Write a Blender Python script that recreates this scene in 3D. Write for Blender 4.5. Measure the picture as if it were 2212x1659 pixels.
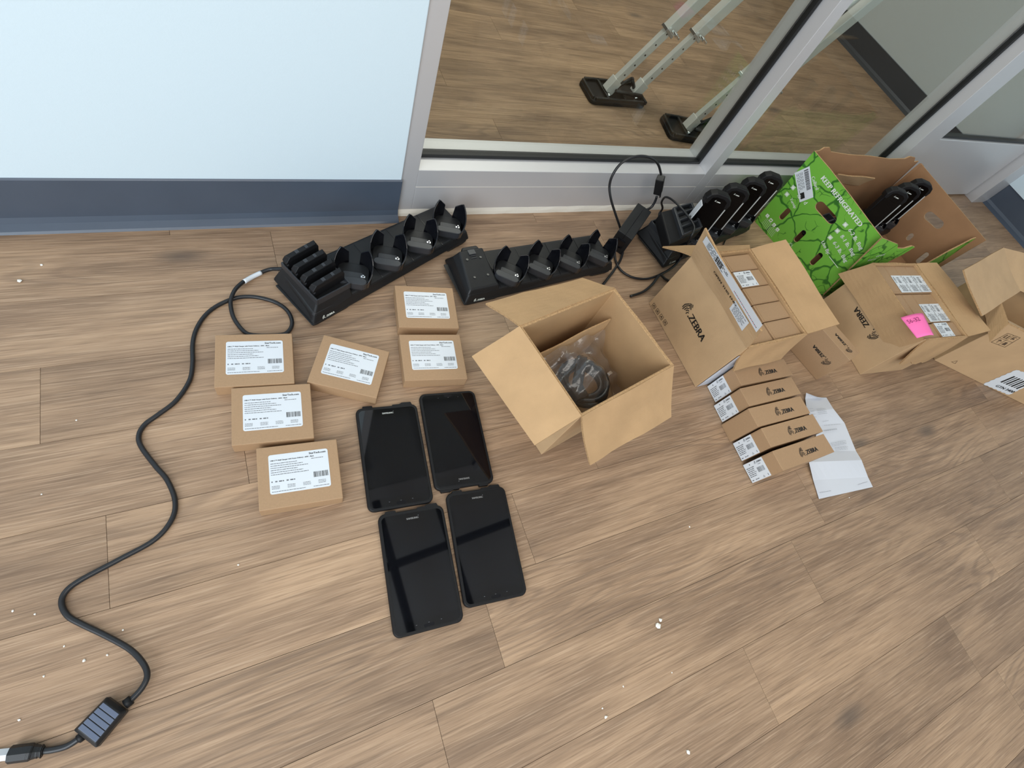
import bpy, bmesh, math, random
from mathutils import Vector, Matrix
random.seed(7)
for o in list(bpy.data.objects): bpy.data.objects.remove(o, do_unlink=True)
SC = bpy.context.scene
COL = SC.collection
R = math.radians

# ------------------------------------------------------------------ camera
FPX = 1092.136
CM = Matrix(((0.89237457, 0.16477465, -0.4201392), (-0.33002454, 0.87325175, -0.35849013), (0.30781721, 0.45856373, 0.83364733)))
CP = Vector((0, 0, 1.0))
cd = bpy.data.cameras.new('camera'); cam = bpy.data.objects.new('camera', cd); COL.objects.link(cam)
cd.sensor_fit = 'HORIZONTAL'; cd.sensor_width = 36; cd.lens = FPX * 36 / 2212
cam.matrix_world = Matrix.Translation(CP) @ CM.to_4x4()
cd.clip_start = 0.02
SC.camera = cam

# ------------------------------------------------------------------ world, lights, exposure
w = bpy.data.worlds.new('world'); SC.world = w; w.use_nodes = True
nt = w.node_tree; nt.nodes.clear()
wo = nt.nodes.new('ShaderNodeOutputWorld'); bg = nt.nodes.new('ShaderNodeBackground')
bg.inputs[0].default_value = (0.80, 0.90, 1.0, 1); bg.inputs[1].default_value = 0.80
nt.links.new(bg.outputs[0], wo.inputs[0])
def area(name, loc, target, sx, sy, power, color):
    l = bpy.data.lights.new(name, 'AREA'); l.shape = 'RECTANGLE'; l.size = sx; l.size_y = sy; l.energy = power; l.color = color
    o = bpy.data.objects.new(name, l); COL.objects.link(o); o.location = loc
    d = Vector(target) - Vector(loc); o.rotation_euler = d.to_track_quat('-Z', 'Y').to_euler()
    return o
area('window_light', (-2.1, -1.7, 1.6), (0.0, 0.7, 0.1), 2.4, 2.2, 112, (0.84, 0.93, 1.0))
area('ceiling_light', (0.3, -1.15, 2.65), (0.5, 0.5, 0), 3.0, 1.2, 50, (1.0, 0.94, 0.86))
area('back_room_light', (1.2, 2.6, 2.55), (1.4, 2.0, 0), 2.4, 1.4, 62, (1.0, 0.95, 0.88))
SC.view_settings.view_transform = 'Standard'; SC.view_settings.look = 'None'
SC.view_settings.gamma = 1; SC.view_settings.use_curve_mapping = False
SC.view_settings.exposure = -0.2

# ------------------------------------------------------------------ pixel -> world helpers (2212 x 1659 frame)
def ray(px, py): return CM @ Vector((px - 1106.0, -(py - 829.5), -FPX))
def P(px, py, z=0.0):
    d = ray(px, py); t = (z - 1.0) / d.z; return CP + d * t
def PY(px, py, Y):
    d = ray(px, py); return CP + d * (Y / d.y)
def PN(px, py, O, N):
    d = ray(px, py); t = (Vector(O) - CP).dot(N) / d.dot(N); return CP + d * t

# ------------------------------------------------------------------ materials
def lin(c):
    return tuple(((v / 255) / 12.92 if v / 255 <= .04045 else ((v / 255 + .055) / 1.055) ** 2.4) for v in c) + (1,)
def mat(name, rgb, rough=.6, metal=0, spec=.5, bump=0, bscale=200, var=0, vscale=8, stretch=None, coat=0):
    m = bpy.data.materials.new(name); m.use_nodes = True; n = m.node_tree; b = n.nodes['Principled BSDF']
    b.inputs['Base Color'].default_value = lin(rgb); b.inputs['Roughness'].default_value = rough
    b.inputs['Metallic'].default_value = metal; b.inputs['Specular IOR Level'].default_value = spec
    b.inputs['Coat Weight'].default_value = coat
    if bump or var:
        tc = n.nodes.new('ShaderNodeTexCoord'); mp = n.nodes.new('ShaderNodeMapping')
        n.links.new(tc.outputs['Object'], mp.inputs[0])
        if stretch: mp.inputs['Scale'].default_value = stretch
    if bump:
        t = n.nodes.new('ShaderNodeTexNoise'); t.inputs['Scale'].default_value = bscale; t.inputs['Detail'].default_value = 3
        bp = n.nodes.new('ShaderNodeBump'); bp.inputs['Strength'].default_value = bump; bp.inputs['Distance'].default_value = .001
        n.links.new(mp.outputs[0], t.inputs[0]); n.links.new(t.outputs[0], bp.inputs['Height']); n.links.new(bp.outputs[0], b.inputs['Normal'])
    if var:
        t = n.nodes.new('ShaderNodeTexNoise'); t.inputs['Scale'].default_value = vscale; t.inputs['Detail'].default_value = 4
        cr = n.nodes.new('ShaderNodeValToRGB'); c = lin(rgb)
        cr.color_ramp.elements[0].position = .3; cr.color_ramp.elements[1].position = .7
        cr.color_ramp.elements[0].color = tuple(x * (1 - var) for x in c[:3]) + (1,)
        cr.color_ramp.elements[1].color = tuple(min(1, x * (1 + var)) for x in c[:3]) + (1,)
        n.links.new(mp.outputs[0], t.inputs[0]); n.links.new(t.outputs[0], cr.inputs[0]); n.links.new(cr.outputs[0], b.inputs['Base Color'])
    return m
def wood():
    m = bpy.data.materials.new('wood_plank'); m.use_nodes = True; n = m.node_tree; b = n.nodes['Principled BSDF']; L = n.links.new
    N = n.nodes.new
    geo = N('ShaderNodeNewGeometry'); oi = N('ShaderNodeObjectInfo')
    mul = N('ShaderNodeMath'); mul.operation = 'MULTIPLY'; mul.inputs[1].default_value = 37.0; L(oi.outputs['Random'], mul.inputs[0])
    cx = N('ShaderNodeCombineXYZ'); L(mul.outputs[0], cx.inputs[0]); L(mul.outputs[0], cx.inputs[2])
    add = N('ShaderNodeVectorMath'); add.operation = 'ADD'; L(geo.outputs['Position'], add.inputs[0]); L(cx.outputs[0], add.inputs[1])
    def noise(scale, st, det=4, rough=.6, dist=0):
        mp = N('ShaderNodeMapping'); mp.inputs['Scale'].default_value = st; L(add.outputs[0], mp.inputs[0])
        t = N('ShaderNodeTexNoise'); t.inputs['Scale'].default_value = scale; t.inputs['Detail'].default_value = det
        t.inputs['Roughness'].default_value = rough; t.inputs['Distortion'].default_value = dist; L(mp.outputs[0], t.inputs[0]); return t
    big = noise(1.0, (2.2, 9, 1), 4, .55, .6)
    mid = noise(1.0, (3.2, 46, 1), 5, .65, .7)
    fine = noise(1.0, (10, 400, 1), 3, .6, .4)
    # cathedral figure: distorted bands
    mp = N('ShaderNodeMapping'); mp.inputs['Scale'].default_value = (1.6, 11, 1); L(add.outputs[0], mp.inputs[0])
    wv = N('ShaderNodeTexNoise'); wv.inputs['Scale'].default_value = 1.0; wv.inputs['Detail'].default_value = 1; L(mp.outputs[0], wv.inputs[0])
    sn = N('ShaderNodeMath'); sn.operation = 'MULTIPLY'; sn.inputs[1].default_value = 95; L(wv.outputs[0], sn.inputs[0])
    si = N('ShaderNodeMath'); si.operation = 'SINE'; L(sn.outputs[0], si.inputs[0])
    def mix(a, b_, fac, kind='MIX'):
        x = N('ShaderNodeMix'); x.data_type = 'RGBA'; x.blend_type = kind
        if isinstance(fac, float): x.inputs[0].default_value = fac
        else: L(fac, x.inputs[0])
        for s, v in ((6, a), (7, b_)):
            if isinstance(v, tuple): x.inputs[s].default_value = v
            else: L(v, x.inputs[s])
        return x.outputs[2]
    def ramp(src, a, b_, lo, hi):
        mr = N('ShaderNodeMapRange'); mr.inputs[1].default_value = a; mr.inputs[2].default_value = b_; mr.inputs[3].default_value = lo; mr.inputs[4].default_value = hi
        L(src, mr.inputs[0]); return mr.outputs[0]
    c = mix(lin((180, 149, 119)), lin((140, 114, 91)), ramp(big.outputs[0], .35, .68, 0, 1))
    c = mix(c, lin((104, 84, 68)), ramp(mid.outputs[0], .48, .75, 0, .5))
    str_ = noise(1.0, (3.6, 150, 1), 4, .65, .9)
    c = mix(c, lin((100, 78, 60)), ramp(str_.outputs[0], .5, .75, 0, .42))
    c = mix(c, lin((206, 176, 146)), ramp(str_.outputs[0], .46, .28, 0, .26))
    c = mix(c, lin((190, 160, 130)), ramp(mid.outputs[0], .44, .25, 0, .5))
    c = mix(c, lin((88, 68, 52)), ramp(fine.outputs[0], .52, .74, 0, .5))
    c = mix(c, lin((224, 196, 166)), ramp(fine.outputs[0], .46, .28, 0, .28))
    # figure only where a slow mask allows
    mk = noise(1.0, (1.5, 5, 1), 1, .5); mm = ramp(mk.outputs[0], .52, .66, 0, .3)
    sm = ramp(si.outputs[0], .0, 1.0, 0, 1)
    mu = N('ShaderNodeMath'); mu.operation = 'MULTIPLY'; L(mm, mu.inputs[0]); L(sm, mu.inputs[1])
    c = mix(c, lin((92, 76, 66)), mu.outputs[0])
    # knots
    vo = N('ShaderNodeTexVoronoi'); vo.inputs['Scale'].default_value = 1.0; mp2 = N('ShaderNodeMapping'); mp2.inputs['Scale'].default_value = (2.1, 5.3, 1)
    L(add.outputs[0], mp2.inputs[0]); L(mp2.outputs[0], vo.inputs[0])
    kn = ramp(vo.outputs['Distance'], .03, .13, .62, 0)
    c = mix(c, lin((84, 76, 70)), kn)
    # per-plank tone
    c = mix(c, (0, 0, 0, 1), ramp(oi.outputs['Random'], 0, 1, 0, .13))
    L(c, b.inputs['Base Color'])
    b.inputs['Roughness'].default_value = .5; b.inputs['Specular IOR Level'].default_value = .4
    bp = N('ShaderNodeBump'); bp.inputs['Strength'].default_value = .25; bp.inputs['Distance'].default_value = .0006
    L(fine.outputs[0], bp.inputs['Height']); L(bp.outputs[0], b.inputs['Normal'])
    return m
def leafprint():
    m = bpy.data.materials.new('green_leaf_print'); m.use_nodes = True; n = m.node_tree; b = n.nodes['Principled BSDF']; L = n.links.new; N = n.nodes.new
    geo = N('ShaderNodeNewGeometry')
    no = N('ShaderNodeTexNoise'); no.inputs['Scale'].default_value = 9; no.inputs['Detail'].default_value = 3; L(geo.outputs['Position'], no.inputs[0])
    mx = N('ShaderNodeMix'); mx.data_type = 'VECTOR'; mx.inputs[0].default_value = .09
    L(geo.outputs['Position'], mx.inputs[4]); L(no.outputs['Color'], mx.inputs[5])
    cols = []
    for sc, w0 in ((13, .018), (34, .014)):
        v = N('ShaderNodeTexVoronoi'); v.feature = 'DISTANCE_TO_EDGE'; v.inputs['Scale'].default_value = sc; L(mx.outputs[1], v.inputs[0])
        mr = N('ShaderNodeMapRange'); mr.inputs[1].default_value = w0; mr.inputs[2].default_value = w0 * 2.4; mr.inputs[3].default_value = 1; mr.inputs[4].default_value = 0
        L(v.outputs['Distance'], mr.inputs[0]); cols.append(mr.outputs[0])
    mk = N('ShaderNodeTexNoise'); mk.inputs['Scale'].default_value = 14; L(geo.outputs['Position'], mk.inputs[0])
    mr = N('ShaderNodeMapRange'); mr.inputs[1].default_value = .54; mr.inputs[2].default_value = .58; L(mk.outputs[0], mr.inputs[0])
    mu = N('ShaderNodeMath'); mu.operation = 'MULTIPLY'; L(cols[1], mu.inputs[0]); L(mr.outputs[0], mu.inputs[1])
    ma = N('ShaderNodeMath'); ma.operation = 'MAXIMUM'; L(cols[0], ma.inputs[0]); L(mu.outputs[0], ma.inputs[1])
    c = N('ShaderNodeMix'); c.data_type = 'RGBA'; c.inputs[6].default_value = lin((112, 178, 62)); c.inputs[7].default_value = lin((48, 108, 34)); L(ma.outputs[0], c.inputs[0])
    L(c.outputs[2], b.inputs['Base Color']); b.inputs['Roughness'].default_value = .45
    return m
def glassmat(name, tint, gl=1.0, rough=0.0, bump=0, haze=0):
    m = bpy.data.materials.new(name); m.use_nodes = True; n = m.node_tree; n.nodes.clear(); L = n.links.new; N = n.nodes.new
    o = N('ShaderNodeOutputMaterial'); mx = N('ShaderNodeMixShader'); t = N('ShaderNodeBsdfTransparent'); g = N('ShaderNodeBsdfGlossy'); f = N('ShaderNodeFresnel')
    gg = N('ShaderNodeNewGeometry'); io = N('ShaderNodeMapRange'); io.inputs[3].default_value = 1.5; io.inputs[4].default_value = 1 / 1.5; L(gg.outputs['Backfacing'], io.inputs[0]); L(io.outputs[0], f.inputs[0]); t.inputs[0].default_value = tint; g.inputs['Roughness'].default_value = rough
    mu = N('ShaderNodeMath'); mu.operation = 'MULTIPLY'; mu.inputs[1].default_value = gl; L(f.outputs[0], mu.inputs[0])
    L(mu.outputs[0], mx.inputs[0]); L(t.outputs[0], mx.inputs[1]); L(g.outputs[0], mx.inputs[2]); L(mx.outputs[0], o.inputs[0])
    if haze:
        df = N('ShaderNodeBsdfDiffuse'); m2 = N('ShaderNodeMixShader'); m2.inputs[0].default_value = haze; L(t.outputs[0], m2.inputs[1]); L(df.outputs[0], m2.inputs[2]); L(m2.outputs[0], mx.inputs[1])
    if bump:
        tx = N('ShaderNodeTexNoise'); tx.inputs['Scale'].default_value = 26; tx.inputs['Detail'].default_value = 3; tx.inputs['Distortion'].default_value = 1.2
        tc = N('ShaderNodeTexCoord'); L(tc.outputs['Object'], tx.inputs[0])
        b = N('ShaderNodeBump'); b.inputs['Strength'].default_value = bump; b.inputs['Distance'].default_value = .01; L(tx.outputs[0], b.inputs['Height'])
        L(b.outputs[0], g.inputs['Normal']); L(b.outputs[0], f.inputs['Normal'])
    return m
M = {}
M['wood'] = wood()
M['seam'] = mat('floor_seam', (84, 66, 50), .8)
M['wall'] = mat('wall_paint', (208, 225, 234), .55, bump=.15, bscale=300)
M['wallgray'] = mat('grey_wall_paint', (176, 177, 172), .6, bump=.15, bscale=300)
M['vinyl'] = mat('dark_vinyl', (72, 82, 96), .3, bump=.1, bscale=80, var=.06)
M['alu'] = mat('brushed_aluminium', (208, 208, 210), .38, .42, bump=.12, bscale=60, stretch=(1, 40, 1))
M['caulk'] = mat('white_caulk', (214, 208, 196), .7, bump=.4, bscale=120)
M['gasket'] = mat('black_gasket', (18, 20, 22), .45)
M['glass'] = glassmat('window_glass', (.88, .91, .89, 1), 1.0)
M['ceiling'] = mat('ceiling_paint', (232, 234, 236), .8)
M['dark'] = mat('dark_beam', (30, 30, 32), .7)
M['kraft'] = mat('kraft_carton', (188, 156, 118), .72, bump=.3, bscale=420, var=.07, vscale=14)
M['kraft2'] = mat('small_box_kraft', (166, 134, 101), .62, bump=.15, bscale=700, var=.04, vscale=300)
M['kraftin'] = mat('carton_inside', (180, 146, 106), .8, bump=.35, bscale=420, var=.08, vscale=12)
M['kraftdk'] = mat('produce_box_inside', (150, 112, 78), .8, bump=.3, bscale=300, var=.1, vscale=9)
M['edge'] = mat('corrugated_edge', (172, 138, 98), .9, bump=1, bscale=500, var=.25, vscale=300)
M['green'] = leafprint()
M['label'] = mat('white_label', (216, 221, 226), .4)
M['paper'] = mat('white_paper', (206, 209, 216), .65, bump=.3, bscale=30)
M['ink'] = mat('black_ink', (26, 25, 24), .6)
M['inkgray'] = mat('grey_print', (104, 106, 110), .6)
M['inkbrown'] = mat('brown_print', (84, 66, 48), .7)
M['inkfade'] = mat('faded_grey_print', (168, 170, 176), .6)
M['inkwhite'] = mat('white_print', (236, 240, 232), .5)
M['inkred'] = mat('red_print', (190, 40, 60), .5)
M['pink'] = mat('pink_note', (255, 118, 184), .6)
M['plastic'] = mat('black_plastic', (25, 26, 28), .45, spec=.4, bump=.25, bscale=900)
M['plastic2'] = mat('dark_grey_plastic', (46, 48, 52), .38, bump=.15, bscale=900)
M['gloss'] = mat('glossy_black_plastic', (14, 15, 20), .16)
M['rubber'] = mat('black_rubber', (18, 18, 20), .5, spec=.3, bump=.1, bscale=400)
M['cable'] = mat('black_cable', (26, 27, 30), .38)
M['screen'] = mat('screen_glass', (8, 9, 12), .03, spec=.75)
M['devscreen'] = mat('device_screen', (5, 5, 6), .12, spec=.22)
M['screenoff'] = mat('dark_display', (12, 13, 17), .03, spec=.75)
M['metal'] = mat('silver_contacts', (220, 222, 224), .22, 1)
M['alutube'] = mat('anodised_tube', (214, 212, 206), .36, .3, bump=.1, bscale=80)
M['blue'] = mat('blue_grey_plastic', (88, 98, 118), .35)
M['bag'] = glassmat('clear_poly_bag', (.93, .93, .94, 1), 1.5, .16, .35, haze=.06)
M['foam'] = mat('white_foam', (238, 236, 228), .8)
M['tape'] = glassmat('clear_tape', (.93, .91, .86, 1), 1.5, .1)

# ------------------------------------------------------------------ mesh helpers
class MB:
    def __init__(s): s.v = []; s.f = []; s.m = []
    def add(s, vs, fs, mi=0):
        k = len(s.v); s.v += [tuple(x) for x in vs]; s.f += [tuple(i + k for i in f) for f in fs]; s.m += [mi] * len(fs)
    def box(s, x0, x1, y0, y1, z0, z1, T=None, mi=0):
        vs = [Vector((x, y, z)) for z in (z0, z1) for y in (y0, y1) for x in (x0, x1)]
        if T is not None: vs = [T @ p for p in vs]
        s.add(vs, [(0, 2, 3, 1), (4, 5, 7, 6), (0, 1, 5, 4), (2, 6, 7, 3), (0, 4, 6, 2), (1, 3, 7, 5)], mi)
    def loft(s, rings, mi=0, cap=True, closed=True):
        n = len(rings[0]); k = len(s.v)
        vs = [p for r in rings for p in r]; fs = []
        for a in range(len(rings) - 1):
            for i in range(n if closed else n - 1):
                j = (i + 1) % n; fs.append((a * n + i, a * n + j, (a + 1) * n + j, (a + 1) * n + i))
        if cap: fs.append(tuple(range(n - 1, -1, -1))); fs.append(tuple((len(rings) - 1) * n + i for i in range(n)))
        s.add(vs, fs, mi)
    def prism(s, poly, z0, z1, T=None, mi=0, taper=0):
        cx = sum(p[0] for p in poly) / len(poly); cy = sum(p[1] for p in poly) / len(poly)
        r0 = [Vector((x, y, z0)) for x, y in poly]; r1 = [Vector((x + (cx - x) * taper, y + (cy - y) * taper, z1)) for x, y in poly]
        if T is not None: r0 = [T @ p for p in r0]; r1 = [T @ p for p in r1]
        s.loft([r0, r1], mi)
    def hexa(s, b, t, mi=0):    # 4 bottom, 4 top points counter-clockwise
        s.loft([[Vector(p) for p in b], [Vector(p) for p in t]], mi)
    def tube(s, pts, r, n=8, mi=0, sub=6, closed=False):
        pts = [Vector(p) for p in pts]
        if sub > 1: pts = catmull(pts, sub)
        rings = []; up = Vector((0, 0, 1))
        for i, p in enumerate(pts):
            t = (pts[min(i + 1, len(pts) - 1)] - pts[max(i - 1, 0)]).normalized()
            a = t.cross(up)
            if a.length < .05: a = t.cross(Vector((1, 0, 0)))
            a.normalize(); b = t.cross(a)
            rr = r(i / (len(pts) - 1)) if callable(r) else r
            rings.append([p + (a * math.cos(2 * math.pi * k / n) + b * math.sin(2 * math.pi * k / n)) * rr for k in range(n)])
        s.loft(rings, mi)
    def build(s, name, mats, parent=None, bevel=0, seg=2, smooth=False, world=False):
        me = bpy.data.meshes.new(name)
        vs = s.v
        if world and parent is not None:
            inv = root_matrix(parent).inverted(); vs = [tuple(inv @ Vector(p)) for p in vs]
        me.from_pydata(vs, [], s.f)
        if not isinstance(mats, (list, tuple)): mats = [mats]
        for m_ in mats: me.materials.append(m_)
        me.polygons.foreach_set('material_index', s.m)
        if smooth: me.polygons.foreach_set('use_smooth', [True] * len(me.polygons))
        bm = bmesh.new(); bm.from_mesh(me); bmesh.ops.recalc_face_normals(bm, faces=bm.faces); bm.to_mesh(me); bm.free()
        me.update()
        o = bpy.data.objects.new(name, me); COL.objects.link(o)
        if parent: o.parent = parent
        if bevel:
            b = o.modifiers.new('bevel', 'BEVEL'); b.width = bevel; b.segments = seg; b.limit_method = 'ANGLE'; b.angle_limit = R(35)
        return o
def root_matrix(o):
    m = Matrix.LocRotScale(o.location, o.rotation_euler, o.scale)
    return (root_matrix(o.parent) @ m) if o.parent else m
def catmull(pts, n):
    out = []
    for i in range(len(pts) - 1):
        p0 = pts[max(i - 1, 0)]; p1 = pts[i]; p2 = pts[i + 1]; p3 = pts[min(i + 2, len(pts) - 1)]
        for k in range(n):
            t = k / n
            out.append(.5 * ((2 * p1) + (-p0 + p2) * t + (2 * p0 - 5 * p1 + 4 * p2 - p3) * t * t + (-p0 + 3 * p1 - 3 * p2 + p3) * t ** 3))
    out.append(pts[-1]); return out
def thing(name, label, cat, loc=(0, 0, 0), rz=0, group=None, rot=None):
    o = bpy.data.objects.new(name, None); COL.objects.link(o); o.location = loc
    o.rotation_euler = rot if rot else (0, 0, rz); o.empty_display_size = .02
    o['label'] = label; o['category'] = cat
    if group: o['group'] = group
    return o
def tag(o, label, cat, group=None):
    o['label'] = label; o['category'] = cat
    if group: o['group'] = group
    return o
def struct(o): o['kind'] = 'structure'; return o
KIDS = {}
def children(o): return [c for c in bpy.data.objects if c.parent == o]
def dup(o, parent=None, label=None, group=None):
    c = o.copy(); COL.objects.link(c)
    if parent: c.parent = parent
    if label: c['label'] = label
    if group: c['group'] = group
    for k in children(o): dup(k, c)
    return c
def rrect(x0, x1, y0, y1, r, n=5):
    out = []
    for cx, cy, a0 in ((x1 - r, y1 - r, 0), (x0 + r, y1 - r, 90), (x0 + r, y0 + r, 180), (x1 - r, y0 + r, 270)):
        for k in range(n + 1):
            a = R(a0 + 90 * k / n); out.append((cx + r * math.cos(a), cy + r * math.sin(a)))
    return out
_tc = {}
def textmesh(s):
    if s in _tc: return _tc[s]
    cu = bpy.data.curves.new('t', 'FONT'); cu.body = s; cu.resolution_u = 2; cu.fill_mode = 'FRONT'
    ob = bpy.data.objects.new('t', cu); COL.objects.link(ob)
    dg = bpy.context.evaluated_depsgraph_get(); me = bpy.data.meshes.new_from_object(ob.evaluated_get(dg))
    vs = [(v.co.x, v.co.y) for v in me.vertices]; fs = [tuple(p.vertices) for p in me.polygons]
    bpy.data.objects.remove(ob); bpy.data.curves.remove(cu); bpy.data.meshes.remove(me)
    x0 = min(v[0] for v in vs); x1 = max(v[0] for v in vs); y0 = min(v[1] for v in vs); y1 = max(v[1] for v in vs)
    _tc[s] = (vs, fs, x0, x1, y0, y1); return _tc[s]
class Frame:
    """a plane in space with origin O and axes U, V; also turns photo pixels into plane coordinates"""
    def __init__(s, O, U, V):
        s.O = Vector(O); s.U = Vector(U).normalized(); V = Vector(V); s.N = s.U.cross(V).normalized(); s.V = s.N.cross(s.U)
    def at(s, u, v, h=0): return s.O + s.U * u + s.V * v + s.N * h
    def uv(s, px, py):
        p = PN(px, py, s.O, s.N) - s.O; return (p.dot(s.U), p.dot(s.V))
class Print(MB):
    """flat print collected in plane coordinates"""
    def __init__(s, fr, lift=.0004): super().__init__(); s.fr = fr; s.h = lift
    def poly(s, pts, mi=0, h=0): s.add([s.fr.at(u, v, s.h + h) for u, v in pts], [tuple(range(len(pts)))], mi)
    def rect(s, u0, v0, u1, v1, mi=0, h=0): s.poly([(u0, v0), (u1, v0), (u1, v1), (u0, v1)], mi, h)
    def stroke(s, pts, wd, mi=0):
        for a, b in zip(pts[:-1], pts[1:]):
            d = Vector((b[0] - a[0], b[1] - a[1]));
            if d.length < 1e-7: continue
            n = Vector((-d.y, d.x)).normalized() * wd / 2
            s.poly([(a[0] - n.x, a[1] - n.y), (b[0] - n.x, b[1] - n.y), (b[0] + n.x, b[1] + n.y), (a[0] + n.x, a[1] + n.y)], mi)
    def text(s, t, a, b=None, width=None, height=None, mi=0, bold=0, sy=1.0):
        """baseline starts at a; runs to b (or along +u with a width/height)"""
        vs, fs, x0, x1, y0, y1 = textmesh(t)
        a = Vector(a)
        if b is not None: d = Vector(b) - a; width = d.length; d.normalize()
        else: d = Vector((1, 0))
        k = (width / (x1 - x0)) if width else height / .72
        n = Vector((-d.y, d.x))
        for off in ([0] if not bold else [-bold, 0, bold]):
            s.add([s.fr.at(*(a + d * ((x - x0) * k + off) + n * (y * k * sy)), s.h + abs(off) * .01) for x, y in vs], fs, mi)
    def greek(s, u0, v0, wd, h, mi=0):
        u = u0; rnd = random.Random(int(u0 * 1e5) ^ int(v0 * 1e5))
        while u < u0 + wd:
            w_ = min(h * rnd.uniform(1.2, 5), u0 + wd - u); s.rect(u, v0, u + w_, v0 + h, mi); u += w_ + h * .7
    def barcode(s, u0, v0, wd, h, mi=0, n=22):
        u = u0; rnd = random.Random(5); un = wd / (n * 2.1)
        while u < u0 + wd:
            b = un * rnd.choice((.7, .9, 1.8)); s.rect(u, v0, min(u + b, u0 + wd), v0 + h, mi); u += b + un * rnd.choice((.7, 1.1, 1.7))
    def zebrahead(s, u, v, sz, ang=0, mi=0, flip=1):
        ca, sa = math.cos(ang), math.sin(ang)
        L_ = [[(.05, .1), (.05, .45), (.3, .85)], [(.18, .0), (.2, .42), (.45, .85)], [(.32, .95), (.62, .62)], [(.42, 1.02), (.75, .66)],
              [(.34, .12), (.36, .40), (.56, .56)], [(.5, .2), (.52, .36), (.72, .46)], [(.66, .05), (.68, .25), (.82, .34)], [(.56, 1.08), (.72, .9)]]
        for st in L_: s.stroke([(u + (x * ca - y * sa * flip) * sz, v + (x * sa + y * ca * flip) * sz) for x, y in st], sz * .075, mi)
        s.poly([(u + ((.97 + .07 * math.cos(k)) * ca - (.1 + .07 * math.sin(k)) * sa * flip) * sz, v + ((.97 + .07 * math.cos(k)) * sa + (.1 + .07 * math.sin(k)) * ca * flip) * sz) for k in [i * math.pi / 4 for i in range(8)]], mi)
def plate(name, fr, outer, holes, th, mats, parent):
    """flat board with real holes: mats = (front, back, edge)"""
    cu = bpy.data.curves.new('c', 'CURVE'); cu.dimensions = '2D'; cu.fill_mode = 'BOTH'; cu.extrude = th / 2
    for poly in [outer] + holes:
        sp = cu.splines.new('POLY'); sp.points.add(len(poly) - 1); sp.use_cyclic_u = True
        for p, q in zip(sp.points, poly): p.co = (q[0], q[1], 0, 1)
    ob = bpy.data.objects.new('c', cu); COL.objects.link(ob)
    dg = bpy.context.evaluated_depsgraph_get(); me = bpy.data.meshes.new_from_object(ob.evaluated_get(dg)); 
    inv = root_matrix(parent).inverted(); k = MB()
    for p in me.polygons:
        nz = p.normal.z; k.m.append(0 if nz > .5 else 1 if nz < -.5 else 2); k.f.append(tuple(p.vertices))
    k.v = [tuple(fr.at(v.co.x, v.co.y, v.co.z - th / 2)) for v in me.vertices]
    bpy.data.objects.remove(ob); bpy.data.curves.remove(cu); bpy.data.meshes.remove(me)
    vs = [tuple(inv @ Vector(p)) for p in k.v]; m2 = bpy.data.meshes.new(name); m2.from_pydata(vs, [], k.f)
    for m_ in mats: m2.materials.append(m_)
    m2.polygons.foreach_set('material_index', k.m); m2.update()
    o = bpy.data.objects.new(name, m2); COL.objects.link(o); o.parent = parent; return o
def flap(name, a, b, c, d, parent, th=.0045, mats=None, curl=0.0, rough=.0, n=8):
    """cardboard sheet; a-b is the hinge, d-c the free edge; outer side = left of a->b x a->d"""
    a, b, c, d = map(Vector, (a, b, c, d)); N = (b - a).cross(d - a).normalized()
    rnd = random.Random(int(a.x * 1000)); jag = [rnd.uniform(-1, 1) * rough for _ in range(n + 1)]
    k = MB(); top = []; bot = []
    for j in range(n + 1):
        t = j / n
        for i in range(n + 1):
            s_ = i / n; p = a.lerp(b, s_).lerp(d.lerp(c, s_), t)
            e = (d - a).normalized() * (jag[i] * (1 if j == n else 0))
            off = N * (curl * math.sin(math.pi * t) + .0012 * math.sin(9 * s_ + 5 * t))
            top.append(p + e + off + N * th / 2); bot.append(p + e + off - N * th / 2)
    W_ = n + 1; vs = top + bot; B = len(top)
    for j in range(n):
        for i in range(n):
            q = j * W_ + i
            k.f.append((q, q + 1, q + W_ + 1, q + W_)); k.m.append(0)
            k.f.append((B + q, B + q + W_, B + q + W_ + 1, B + q + 1)); k.m.append(1)
    def side(l):
        for x, y in zip(l[:-1], l[1:]): k.f.append((x, B + x, B + y, y)); k.m.append(2)
    side([i for i in range(W_)]); side([n * W_ + i for i in range(W_)][::-1]); side([j * W_ for j in range(W_)][::-1]); side([j * W_ + n for j in range(W_)])
    k.v = [tuple(p) for p in vs]
    o = k.build(name, mats or [M['kraft'], M['kraftin'], M['edge']], parent, world=True)
    return o

# ================================================================== SETTING
# floor with its planks
fb = MB(); fb.box(-4, 3.45, -3.5, .99, -.02, -.004); fb.box(-4, 3.45, .99, 5, -.02, -.004)
floor = struct(fb.build('floor', M['seam']))
rows = {-3: .5, -2: .796, -1: .151, 0: .288, 1: .411, 2: -.283, 3: -.07, 4: .55, 5: .33, 6: .051, 7: -.149}
PWID = .1487; PLEN = .918; Y0 = -.1158
pm = MB(); e = .00015
pm.hexa([(0 + e, e, -.004), (PLEN - e, e, -.004), (PLEN - e, PWID - e, -.004), (e, PWID - e, -.004)], [(e + .0002, e + .0002, 0), (PLEN - e - .0002, e + .0002, 0), (PLEN - e - .0002, PWID - e - .0002, 0), (e + .0002, PWID - e - .0002, 0)])
pl0 = pm.build('plank', M['wood'], floor)
first = True; rr = random.Random(3)
for r_ in range(-8, 23):
    off = rows.get(r_, rr.uniform(0, .9)); x = off
    while x > -1.3: x -= PLEN
    while x < 3.43:
        x1 = min(x + PLEN, 3.44)
        q = pl0 if first else pl0.copy()
        if not first: COL.objects.link(q)
        q.location = (x, Y0 + r_ * PWID, 0); q.scale = ((x1 - x) / PLEN, 1, 1)
        first = False; x += PLEN
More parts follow.
